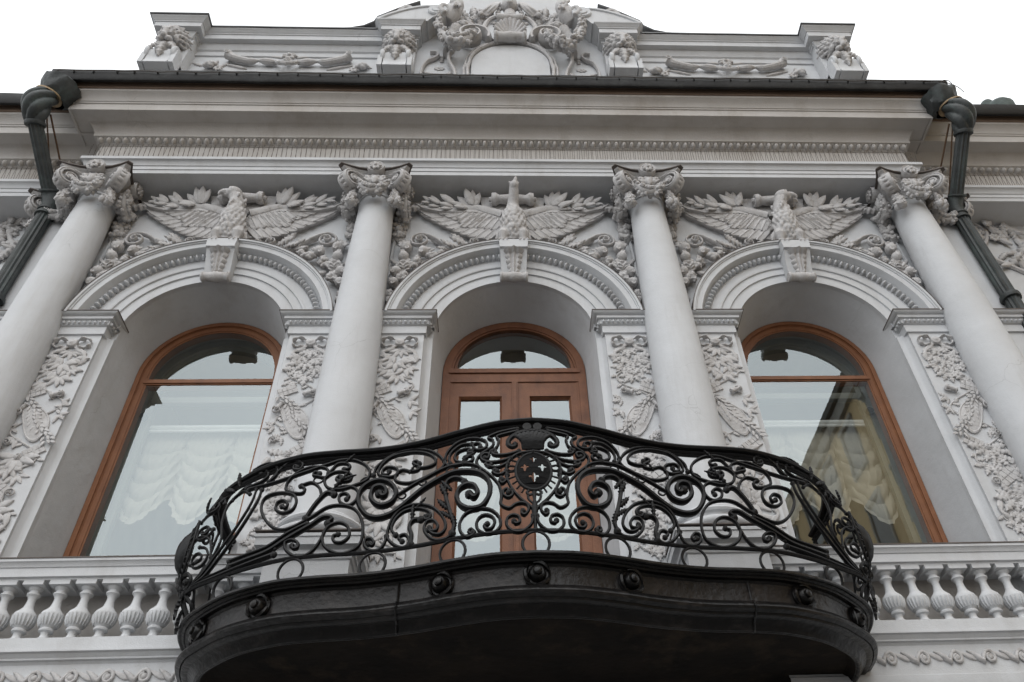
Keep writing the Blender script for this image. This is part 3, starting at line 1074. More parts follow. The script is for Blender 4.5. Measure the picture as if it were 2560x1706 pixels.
# ---------------------------------------------------------------- windows and the balcony door
FY = 0.545
_outline = outline
def outline(cx, half, zb, n=28, zs=ZS - .05):
    return _outline(cx, half * .965, zb, n, zs)
def ring(b, o, i, y0, y1):
    """frame between two outlines with the same number of points"""
    b.grid([[(p[0], y1, p[1]) for p in o], [(p[0], y0, p[1]) for p in o], [(p[0], y0, p[1]) for p in i], [(p[0], y1, p[1]) for p in i]])
def arch_window(cx, label):
    so = SILL[cx] + .02
    b = MB()
    ring(b, outline(cx, .900, so), outline(cx, .845, so), FY - .02, FY + .12)
    ring(b, outline(cx, .8455, so), outline(cx, .835, so), FY + .0, FY + .12)
    ring(b, outline(cx, .8355, so), outline(cx, .775, so), FY + .008, FY + .12)
    ring(b, outline(cx, .7755, so), outline(cx, .755, so), FY + .018, FY + .12)
    fr = obj('window', b, 'wood_side', BLD, label=label)
    b = MB()
    zt = Z(6.595)
    for (h0, h1, yy) in ((0, .11, FY + .03), (.012, .098, FY + .012), (.03, .08, FY - .004)):
        b.box(cx - .77, cx + .77, yy, FY + .11, zt + h0, zt + h1)
    obj('transom', b, 'wood_side', fr)
    a = outline(cx, .765, so)
    lo = MB()
    lo.add([(cx - .765, FY + .022, so), (cx + .765, FY + .022, so), (cx + .765, FY + .022, zt + .01), (cx - .765, FY + .022, zt + .01)], [(0, 1, 2, 3)])
    obj('pane', lo, 'glass', fr)
    up = MB()
    n = 24
    zz = zt + .1
    a0 = math.asin(max(-1, (zz - ZS) / .765))
    pts = [(cx + .765 * math.cos(a0 + (PI - 2 * a0) * i / n), FY + .022, ZS + .765 * math.sin(a0 + (PI - 2 * a0) * i / n)) for i in range(n + 1)]
    up.add(pts, [tuple(range(n + 1))])
    obj('pane', up, 'thin_glass', fr)
    # inner window, pale painted
    b = MB()
    ring(b, outline(cx, .90, so), outline(cx, .80, so), FY + .30, FY + .44)
    ring(b, outline(cx, .80, so), outline(cx, .74, so), FY + .34, FY + .42)
    ring(b, outline(cx, .905, so), outline(cx, .90, so), FY + .12, FY + .30)
    obj('inner_frame', b, 'inner_frame', fr)
    b = MB()
    b.box(cx - .80, cx + .80, FY + .335, FY + .415, zt - .0, zt + .09)
    obj('inner_transom', b, 'inner_frame', fr)
    for s in (-1, 1):
        b = MB()
        b.lathe([(.0, -.03), (.045, -.03), (.05, 0), (.045, .03), (0, .03)], 14, T(cx + s * .755, FY + .27, Z(6.33)) @ Matrix.Rotation(PI / 2, 4, 'X'))
        obj('window_fitting', b, 'black_plastic', fr)
    b = MB()
    b.tube([(cx - .80, FY + .45, Z(6.30)), (cx + .80, FY + .45, Z(6.30))], .035, 8)
    b.tube([(cx - .80, FY + .44, Z(6.245)), (cx + .80, FY + .44, Z(6.245))], .018, 8)
    obj('curtain_rod', b, 'room_white', fr)
    return fr
arch_window(-3.63, 'left arched window with terracotta-brown frame')
arch_window(3.63, 'right arched window reflecting a yellow building')
# the balcony door
cx = 0.0
so = SILL[0.0] + .02
b = MB()
ring(b, outline(0, .900, so), outline(0, .80, so), FY - .02, FY + .12)
ring(b, outline(0, .8005, so), outline(0, .775, so), FY - .005, FY + .12)
DOOR = obj('balcony_door', b, 'wood', BLD, label='glazed double door in a brown wooden frame')
b = MB()
b.box(-.80, .80, FY - .015, FY + .11, Z(6.60), Z(6.73))
b.box(-.80, .80, FY - .035, FY + .11, Z(6.735), Z(6.80))
obj('transom', b, 'wood', DOOR)
b = MB()
ring(b, outline(0, .775, Z(6.80), zs=Z(6.801)), outline(0, .725, Z(6.80) + .03, zs=Z(6.831)), FY + .02, FY + .1)
obj('fanlight_frame', b, 'wood', DOOR)
b = MB()
n = 24
pts = [(.74 * math.cos(PI * i / n), FY + .026, Z(6.80) + .74 * math.sin(PI * i / n)) for i in range(n + 1)]
b.add(pts, [tuple(range(n + 1))])
obj('pane', b, 'thin_glass', DOOR)
for s in (-1, 1):
    leaf = MB()
    x0, x1 = (-.798, -.012) if s < 0 else (.012, .798)
    gx0, gx1 = (-.665, -.155) if s < 0 else (.175, .665)
    zt, zb, gt = Z(6.595), so + .01, Z(6.385)
    y0, y1 = FY + .0, FY + .10
    leaf.box(x0, gx0, y0, y1, zb, zt)
    leaf.box(gx1, x1, y0, y1, zb, zt)
    leaf.box(gx0, gx1, y0 + .001, y1, gt, zt)
    leaf.box(gx0, gx1, y0 + .001, y1, zb, zb + .28)
    d = obj('door_leaf', leaf, 'wood', DOOR)
    b = MB()
    dp = .03 if s > 0 else .012
    o = [(gx0, zb + .28), (gx0, gt), (gx1, gt), (gx1, zb + .28)]
    i_ = [(gx0 + .025, zb + .305), (gx0 + .025, gt - .025), (gx1 - .025, gt - .025), (gx1 - .025, zb + .305)]
    b.grid([[(p[0], y0 - .012 + dp, p[1]) for p in o + o[:1]], [(p[0], y0 + .025 + dp, p[1]) for p in i_ + i_[:1]]])
    obj('glazing_bead', b, 'wood', DOOR)
    b = MB()
    b.add([(gx0 + .004, y0 + .05, zb + .284), (gx1 - .004, y0 + .05, zb + .284), (gx1 - .004, y0 + .05, gt - .004), (gx0 + .004, y0 + .05, gt - .004)], [(0, 1, 2, 3)])
    obj('pane', b, 'glass', DOOR)
b = MB()
b.box(-.035, .035, FY - .022, FY - .002, so + .01, Z(6.595))
b.box(-.018, .018, FY - .034, FY - .022, so + .01, Z(6.595))
obj('meeting_strip', b, 'wood', DOOR)

# ---------------------------------------------------------------- the rooms behind and their curtains
for cx in AX:
    b = MB()
    x0, x1 = cx - 1.75, cx + 1.75
    y0, y1 = 1.05, 6.5
    z0, z1 = Z(2.9), Z(8.6)
    b.add([(x0, y0, z0), (x1, y0, z0), (x1, y1, z0), (x0, y1, z0), (x0, y0, z1), (x1, y0, z1), (x1, y1, z1), (x0, y1, z1)], [(0, 1, 2, 3), (4, 7, 6, 5), (0, 3, 7, 4), (1, 5, 6, 2), (3, 2, 6, 7)])
    obj('room', b, 'room_wall', WALL)
    b = MB()   # plaster cornice of the room
    b.box(x0 + .05, x1 - .05, y1 - .3, y1 - .02, z1 - .35, z1 - .05)
    b.box(x0 + .05, x1 - .05, y1 - .45, y1 - .02, z1 - .18, z1 - .02)
    obj('room_cornice', b, 'room_white', WALL)
def curtain(cx, label, swags, half, ztop, zbot, drop, y, seed):
    rnd = random.Random(seed)
    rows = []
    nu, nv = 120, 46
    for j in range(nv + 1):
        v = j / nv
        row = []
        for i in range(nu + 1):
            u = i / nu
            q = u * swags
            fr = q - math.floor(q) if i < nu else 1.0
            sw = math.sin(PI * fr)
            x = cx - half + 2 * half * u
            gather = math.exp(-((min(fr, 1 - fr)) / .07) ** 2)
            z = ztop + (zbot - ztop) * v - drop * sw * v ** 1.1
            fold = abs(math.sin(v * 19 + .5 * math.sin(q * 2.2))) ** .6 * .05 * sw ** .6 * min(1, v * 2.5)
            yy = y - .07 * sw * v - fold + .05 * gather * v + .012 * math.sin(u * 130 + 3 * math.sin(v * 9)) * (.3 + gather)
            row.append((x + .012 * math.sin(v * 30 + i), yy, z))
        rows.append(row)
    b = MB()
    b.grid(rows)
    o = obj('curtain', b, 'cloth')
    o['label'] = label
    o['category'] = 'curtain'
    o['group'] = 'gathered curtains behind the windows'
    # fringe
    fr = MB()
    last = rows[-1]
    low = []
    for i, p in enumerate(last):
        low.append((p[0] + .006 * math.sin(i * 2.1), p[1] - .01, p[2] - .06 - .006 * math.sin(i * 1.9)))
    fr.grid([last, low])
    obj('fringe', fr, 'cloth', o)
curtain(-3.63, 'gathered pale curtain behind the left arched window', 3, .86, Z(6.34), Z(5.45), .42, 1.09, 1)
curtain(3.63, 'gathered cream curtain behind the right arched window', 3, .86, Z(6.34), Z(5.35), .45, 1.09, 2)
curtain(0.0, 'gathered cream curtain behind the balcony door', 2, .84, Z(6.34), Z(5.1), .35, 1.09, 3)
# ---------------------------------------------------------------- balustrades under the side windows
bal = MB()
bal.lathe([(.052, 0), (.052, .03), (.04, .04), (.033, .065), (.036, .09), (.058, .10), (.06, .115), (.05, .13), (.068, .155), (.088, .20), (.094, .245), (.092, .255), (.085, .275), (.063, .30), (.043, .33), (.034, .38), (.033, .42), (.046, .445), (.056, .455), (.056, .47), (.042, .478), (.042, .495), (.055, .51), (.062, .525), (.062, .53)], 16)
BALM = bal.mesh('baluster', 35)
cap = MB()
cap.box(-.085, .085, -.085, .085, .53, .575)
CAPM = cap.mesh('baluster_cap')
flu = MB()
for i in range(18):
    a = 2 * PI * i / 18
    flu.tube([(.071 * math.cos(a), .071 * math.sin(a), .15), (.086 * math.cos(a), .086 * math.sin(a), .195), (.089 * math.cos(a), .089 * math.sin(a), .245)], [.006, .0108, .0102], 6)
FLUM = flu.mesh('baluster_gadroon', 60)
WAVE = scroll_mesh('wave_scroll', turns=1.0, r0=.95, r1=.42, th=.3, dep=.34, tail=[(-3.5, 1.0, .08), (-2.7, .55, .34), (-1.9, -.1, .5), (-1.25, -.55, .5), (-1.0, .1, .36), (-.45, .8, .3)], n=26)
for sgn in (-1, 1):
    side = 'left' if sgn < 0 else 'right'
    B_ = thing('balustrade', 'pale grey stone balustrade with urn-shaped balusters below the %s window' % side, 'balustrade', (sgn * 3.63, -.2, Z(2.6)), 'stone balustrades under the side windows')
    xa, xb = sgn * 2.20, sgn * 5.05
    x0, x1 = min(xa, xb), max(xa, xb)
    b = MB()
    pr = [(0.0, 5.0)]
    rail = [(.0, 3.625), (.32, 3.625), (.32, 3.64), (.345, 3.645), (.345, 3.725), (.355, 3.728), (.36, 3.74), (.375, 3.765), (.385, 3.77), (.385, 3.795), (.0, 3.80)]
    b.grid([[(x0, -p, Z(z)), (x1, -p, Z(z))] for p, z in rail])
    obj('handrail', b, 'plaster', B_)
    b = MB()
    b.box(x0, x1, -.392, .0, Z(3.7955), Z(3.806))
    obj('lead_cover', b, 'flashing', B_)
    b = MB()
    pl = [(.0, 3.102), (.335, 3.10), (.335, 3.0), (.35, 2.995), (.35, 2.98), (.325, 2.975), (.315, 2.96), (.30, 2.945), (.30, 2.93), (.275, 2.925), (.26, 2.905), (.26, 2.66), (.28, 2.65), (.28, 2.54), (.25, 2.46), (.25, 2.2), (.0, 2.2)]
    b.grid([[(x0, -p, Z(z)), (x1, -p, Z(z))] for p, z in pl])
    obj('plinth', b, 'plaster', B_)
    b = MB()
    b.box(x0, x1, -.02, .02, Z(3.0), Z(3.66))
    obj('back_panel', b, 'weathered', B_)
    n = 12
    for i in range(n):
        x = x0 + .11 + (x1 - x0 - .2) * (i + .5) / n
        M0 = T(x, -.235, Z(3.101)) @ Matrix.Diagonal((1, 1, .913, 1))
        M = M0 @ Matrix.Rotation(random.uniform(0, 6), 4, 'Z')
        o = obj('baluster', BALM, 'plaster', B_, M)
        obj('baluster_cap', CAPM, 'plaster', o, M0)
        obj('gadroon', FLUM, 'plaster', o, M)
    for i in range(10):
        x = x0 + .1 + .285 * i
        put('wave_scroll', WAVE, x + (.22), .262, Z(2.79), B_, 0, (.052, .058, .075), m='relief')
        put('leaf', LEAF, x + .10, .266, Z(2.77), B_, 62, (.14, .15, .12))
    if sgn > 0:
        put('shell', SHELL, 4.30, .27, Z(2.22), B_, 0, (.2, .2, .3))
        b = MB()
        b.add([(2.75, -.2805, Z(2.52)), (3.0, -.2815, Z(2.50)), (3.12, -.2805, Z(2.535)), (3.0, -.2815, Z(2.56)), (2.84, -.2805, Z(2.575))], [(0, 1, 2, 3, 4)])
        obj('peeled_patch', b, 'ochre_paint', B_)

# ---------------------------------------------------------------- downpipes
def downpipe(sgn, label):
    P = thing('downpipe', label, 'downpipe', (sgn * 6.2, -.15, 0), 'fluted metal downpipes')
    px, py = (6.20 if sgn > 0 else -6.12), -.14
    # fluted lower pipe
    def fluted(p0, p1, r, nm, n=12):
        b = MB()
        d = Vector(p1) - Vector(p0)
        L = d.length
        prof = []
        v, f = [], []
        k = n * 4
        for t in (0, 1):
            for j in range(k):
                a = 2 * PI * j / k
                rr = r * (1 + .075 * math.cos(n * a))
                v.append((rr * math.cos(a), rr * math.sin(a), L * t))
        f = [(j, (j + 1) % k, k + (j + 1) % k, k + j) for j in range(k)]
        b.add(v, f, T(*p0) @ d.to_track_quat('Z', 'Y').to_matrix().to_4x4())
        return obj(nm, b, 'pipe_green', P)
    fluted((px, py, 0.15), (px, py, Z(8.95)), .090, 'pipe')
    hx, hy, hz = sgn * 6.34, -.88, Z(9.98)
    e1 = (px, py, Z(9.12))
    fluted((px * 1.004, py - .07, Z(9.28)), (hx, hy, hz), .086, 'upper_pipe')
    b = MB()   # smooth elbow with seams
    b.tube(spline([(px, py, Z(8.93)), (px, py, Z(9.06)), (px, py - .02, Z(9.16)), (px * 1.003, py - .06, Z(9.26)), (px * 1.006, py - .10, Z(9.31))], 4), .104, 14)
    obj('elbow', b, 'pipe_green', P)
    for z in (8.93, 9.02):
        b = MB()
        b.lathe([(.10, -.02), (.118, -.018), (.122, 0), (.118, .018), (.10, .02)], 18, T(px, py, Z(z)))
        obj('collar', b, 'pipe_green', P)
    b = MB()
    b.lathe([(.10, -.02), (.116, -.018), (.122, 0), (.116, .018), (.10, .02)], 18, T(px * 1.007, py - .12, Z(9.33)) @ Matrix.Rotation(R(50), 4, 'X'))
    obj('collar', b, 'pipe_green', P)
    b = MB()
    b.lathe([(.10, -.04), (.122, -.035), (.128, 0), (.122, .035), (.10, .04)], 18, T(px, py, Z(7.35)))
    b.box(px - .02, px + .02, py, .4, Z(7.33), Z(7.37))
    obj('bracket', b, 'pipe_green', P)
    # twisted neck rising to the head
    b = MB()
    path = spline([(hx, hy, hz - .02), (hx + sgn * .01, hy - .09, hz + .10), (hx + sgn * .02, hy - .14, hz + .26), (hx + sgn * .0, hy - .14, hz + .42), (hx - sgn * .04, hy - .10, hz + .56)], 6)
    v, f = [], []
    k = 60
    for i, p in enumerate(path):
        t = i / (len(path) - 1)
        r = .098 + .075 * math.sin(PI * min(1, t * .75 + .05)) ** 1.0
        for j in range(k):
            a = 2 * PI * j / k
            rr = r * (.80 + .30 * abs(math.sin(2.5 * (a + t * 3.4 * sgn))) ** .55)
            v.append((p.x + rr * math.cos(a), p.y + rr * math.sin(a) * .95, p.z + .25 * rr * math.sin(a)))
    for i in range(len(path) - 1):
        for j in range(k):
            f.append((i * k + j, i * k + (j + 1) % k, (i + 1) * k + (j + 1) % k, (i + 1) * k + j))
    b.add(v, f)
    obj('twisted_neck', b, 'pipe_green', P)
    b = MB()
    b.lathe([(.11, -.03), (.125, -.025), (.13, 0), (.125, .025), (.11, .03)], 20, T(hx, hy + .005, hz - .01) @ Matrix.Rotation(R(35), 4, 'X'))
    obj('collar', b, 'pipe_green', P)
    b = MB()
    b.lathe([(.165, -.014), (.181, -.012), (.181, .012), (.165, .014)], 22, T(hx - sgn * .03, hy - .11, hz + .50) @ Matrix.Rotation(R(10), 4, 'X') @ Matrix.Rotation(sgn * R(-14), 4, 'Y'))
    obj('clamp_band', b, 'brass', P)
    # crumpled sheet-metal head
    b = MB()
    prof = [(.16, -.02), (.20, .02), (.225, .09), (.235, .16), (.25, .22), (.24, .27), (.20, .29)]
    v, f = [], []
    k = 40
    for i, (r, z) in enumerate(prof):
        for j in range(k):
            a = 2 * PI * j / k
            q = 1 + .17 * noise.noise(Vector((math.cos(a) * 2 + sgn, math.sin(a) * 2, z * 9))) + .09 * noise.noise(Vector((math.cos(a) * 6, math.sin(a) * 6 + sgn, z * 22)))
            v.append((r * q * math.cos(a), r * q * math.sin(a), z + .03 * noise.noise(Vector((math.cos(a) * 3, math.sin(a) * 3, i * .4 + sgn)))))
    for i in range(len(prof) - 1):
        for j in range(k):
            f.append((i * k + j, i * k + (j + 1) % k, (i + 1) * k + (j + 1) % k, (i + 1) * k + j))
    f.append(tuple((len(prof) - 1) * k + j for j in range(k)))
    b.add(v, f, T(hx - sgn * .06, hy - .06, hz + .53) @ Matrix.Rotation(sgn * R(-18), 4, 'Y') @ Matrix.Rotation(R(8), 4, 'X'))
    obj('rainwater_head', b, 'pipe_green', P)
    b = MB()   # throat from the gutter end
    b.tube([(hx - sgn * .02, hy - .05, hz + .72), (hx - sgn * .15, hy + .05, hz + .80), (sgn * 6.22, -.80, Z(10.90))], [.17, .16, .10], 14)
    obj('throat', b, 'gutter_metal', P)
    b = MB()   # rusty stays
    b.tube([(hx - sgn * .10, hy + .02, hz + .25), (sgn * 6.02, .1, Z(9.35))], .013, 5)
    obj('stay', b, 'rust', P)
    b = MB()
    b.tube([(hx - sgn * .06, hy + .02, hz + .22), (sgn * 6.20, .1, Z(9.2))], .011, 5)
    obj('stay', b, 'rust', P)
    b = MB()
    b.tube([(px, py, Z(8.72)), (px - sgn * .02, .35, Z(8.66))], .014, 5)
    obj('wall_hook', b, 'rust', P)
downpipe(-1, 'dark green fluted downpipe with twisted neck beside the leftmost column')
downpipe(1, 'dark green fluted downpipe with twisted neck beside the rightmost column')
W_ = thing('roof_vent', 'round verdigris metal vent cap above the gutter of the right wing', 'vent', (7.62, -.45, Z(10.98)))
b = MB()
b.lathe([(.0, 0), (.20, 0), (.215, .25), (.225, .36), (.19, .44), (.12, .50), (.0, .52)], 20, T(7.64, -.45, Z(10.96)))
obj('vent_body', b, 'copper_green', W_)
b = MB()
b.lathe([(.09, .25), (.10, .50), (.085, .56), (.0, .58)], 16, T(7.50, -.45, Z(10.96)))
obj('vent_cap', b, 'copper_green', W_)
cb = thing('loose_cable', 'thin loose cable hanging from the right end of the gutter', 'cable', (6.4, -1.1, Z(10.9)))
b = MB()
b.tube(spline([(6.33, -1.14, Z(10.97)), (6.40, -1.15, Z(10.90)), (6.44, -1.10, Z(10.78)), (6.40, -1.05, Z(10.70))], 6), .006, 5)
b.tube(spline([(5.9, -1.15, Z(10.93)), (6.25, -1.16, Z(10.89)), (6.5, -1.10, Z(10.86)), (6.66, -1.0, Z(10.88))], 6), .006, 5)
obj('cable', b, 'cable', cb)
# ---------------------------------------------------------------- eagles over the keystones
def eagle_body(kind):
    """x right, y away from the viewer, z up; origin between the feet"""
    rnd = random.Random(11)
    b = MB()
    sp = [(.00, .20, -.13), (.12, .145, -.17), (.28, .165, -.22), (.44, .155, -.26), (.56, .125, -.285), (.66, .095, -.30)]
    for z, r, y in sp[1:]:
        b.ell((0, y, z), (r, r * .95, .13), 12, 8)
    # scaly breast feathers
    for row in range(9):
        z = .16 + .055 * row
        r = interp([s[0] for s in sp], [s[1] for s in sp], z) * .99
        y = interp([s[0] for s in sp], [s[2] for s in sp], z)
        for k in range(9):
            a = R(-170 + 20 * k + (10 if row % 2 else 0))
            c = (r * math.cos(a), y + r * .95 * math.sin(a), z)
            b.ell((c[0] + rnd.uniform(-.012, .012), c[1] + .008, c[2] + rnd.uniform(-.015, .015)), (rnd.uniform(.02, .032), .022, rnd.uniform(.035, .055)), 6, 5, Matrix.Rotation(rnd.uniform(-.4, .4), 3, 'Y'))
    # trousers and talons
    for s in (-1, 1):
        b.tube([(s * .10, -.24, .30), (s * .135, -.30, .16), (s * .13, -.27, .04), (s * .13, -.26, .0)], [.075, .068, .04, .03], 8)
        for k in (-1, 0, 1):
            b.tube([(s * .13, -.27, .035), (s * .13 + k * .045, -.33, .03), (s * .13 + k * .055, -.37, -.02)], [.022, .02, .008], 6)
        for k in range(5):
            b.tube([(s * (.08 + .03 * k), -.24, .25), (s * (.09 + .035 * k), -.22, .06)], [.022, .012], 5)
    # tail down the wall
    for k in range(7):
        x = -.15 + .05 * k
        b.tube([(x * .6, -.05, .2), (x, -.05, .05), (x * 1.3, -.05, -.05)], [.03, .035, .03], 6)
    # neck and head
    if kind == 'up':
        b.tube(spline([(0, -.29, .58), (.0, -.33, .70), (.01, -.40, .80), (.015, -.46, .885)], 4), [.115, .105, .095, .085, .08, .076, .074, .072, .07, .068, .066, .064, .062], 12)
        b.ell((.015, -.475, .90), (.062, .07, .075), 10, 8)
        b.tube([(.03, -.50, .93), (.035, -.52, .975), (.04, -.525, 1.01), (.05, -.515, 1.03)], [.034, .028, .018, .006], 8)
        b.ell((-.045, -.49, .95), (.018, .02, .02), 6, 5)
        b.ell((.07, -.49, .93), (.018, .02, .02), 6, 5)
    else:
        s = kind
        b.tube(spline([(0, -.29, .56), (s * .0, -.31, .68), (s * .015, -.33, .78), (s * .05, -.345, .86)], 4), [.125, .118, .11, .104, .10, .096, .092, .089, .087, .085, .084, .083, .082], 12)
        b.ell((s * .06, -.355, .88), (.105, .088, .085), 12, 8)
        b.tube(spline([(s * .11, -.36, .895), (s * .19, -.365, .90), (s * .245, -.365, .875), (s * .25, -.365, .82)], 3), [.052, .048, .044, .04, .036, .03, .024, .016, .008, .005][:10], 8)
        b.tube([(s * .10, -.355, .85), (s * .175, -.36, .845)], [.03, .015], 6)
        b.tube([(s * .05, -.425, .91), (s * .11, -.42, .905)], [.016, .02], 6)
        b.ell((s * .085, -.425, .888), (.014, .008, .012), 6, 5)
        for k in range(12):
            a = rnd.uniform(0, 2 * PI)
            z = rnd.uniform(.6, .8)
            b.ell((.10 * math.cos(a), -.32 + .10 * math.sin(a), z), (.02, .02, .045), 6, 5)
    return fuse(b, 0.0095, 1, 'eagle')
WTIP = [(-1.33, 9.25), (-1.25, 9.10), (-1.13, 8.985), (-1.02, 8.885), (-.91, 8.80), (-.81, 8.715), (-.71, 8.645), (-.61, 8.59), (-.50, 8.55), (-.39, 8.52)]
def wing(cx, sgn, parent):
    pts = [(-.14, 9.00), (-.33, 9.09), (-.52, 9.165), (-.72, 9.14), (-.95, 9.13), (-1.15, 9.175), (-1.335, 9.255)]
    P = spline([(cx - sgn * x, -(.15 - .03 * abs(x)), Z(z)) for x, z in pts], 4)
    b = MB()
    b.tube(P, [.055 * (1 - .72 * i / (len(P) - 1)) + .01 for i in range(len(P))], 8, flat=(.8, 1.15), up=(0, -1, 0))
    poly = [(-.10, 8.98)] + pts[1:] + [(-1.2, 9.08), (-1.0, 8.93), (-.85, 8.82), (-.68, 8.70), (-.45, 8.58), (-.12, 8.55)]
    band = pts[:] + [(-1.22, 9.15), (-1.0, 9.075), (-.75, 9.06), (-.5, 9.06), (-.3, 8.98), (-.12, 8.88)]
    b2 = MB()
    P2 = [(cx - sgn * x, Z(z)) for x, z in poly]
    b2.prism(P2, -.095, 0.0)
    b3 = MB()
    b3.prism([(cx - sgn * x, Z(z)) for x, z in band], -.148, -.05)
    obj('wing_band', b3, 'relief', parent)
    wo = obj('wing', b2, 'relief', parent)
    obj('wing_edge', b, 'relief', wo) if False else obj('wing_edge', b, 'relief', parent)
    def fe(bx, bz, tx, tz, wd, p):
        bx, tx = -sgn * bx, -sgn * tx
        dx, dz = tx - bx, tz - bz
        L = math.hypot(dx, dz)
        a = math.degrees(math.atan2(dz, dx)) - 90
        obj('feather', FEATHER, 'relief', parent, T(cx + bx, -p, Z(bz)) @ FACE @ Matrix.Rotation(R(a), 4, 'Z') @ Matrix.Rotation(R(-2.5), 4, 'X') @ Matrix.Diagonal((wd * 12 * (sgn), L, .30, 1)))
    n = len(WTIP)
    for i, (tx, tz) in enumerate(WTIP):
        t = i / (n - 1)
        bx, bz = -.74 + .58 * t, 9.10 - .30 * t
        fe(bx, bz, tx, tz, .062, .088 + .004 * i)
    for i in range(10):
        t = i / 9
        bx, bz = -.80 + .62 * t, 9.12 - .22 * t
        tx, tz = WTIP[i]
        fe(bx, bz, bx + (tx - bx) * .56, bz + (tz - bz) * .56, .056, .115 + .003 * i)
    for r_ in range(3):
        for i in range(7):
            t = i / 6
            bx, bz = -.62 + .46 * t + .03 * r_, 9.07 - .085 * r_ - .05 * t
            fe(bx, bz, bx - .10 - .04 * (1 - t), bz - .125, .052, .135 - .006 * r_)
EAG = {}
for cx, kd, lb in ((-3.63, -1, 'stucco eagle with spread wings looking left'), (0.0, 'up', 'stucco eagle with spread wings and raised beak'), (3.63, 1, 'stucco eagle with spread wings looking right')):
    e = obj('eagle', eagle_body(kd), 'relief', BLD, T(cx, 0.06, Z(8.252)) @ Matrix.Diagonal((1.02, 1.12, 1.06, 1)), label=lb)
    for s in (-1, 1):
        wing(cx, -s, e)

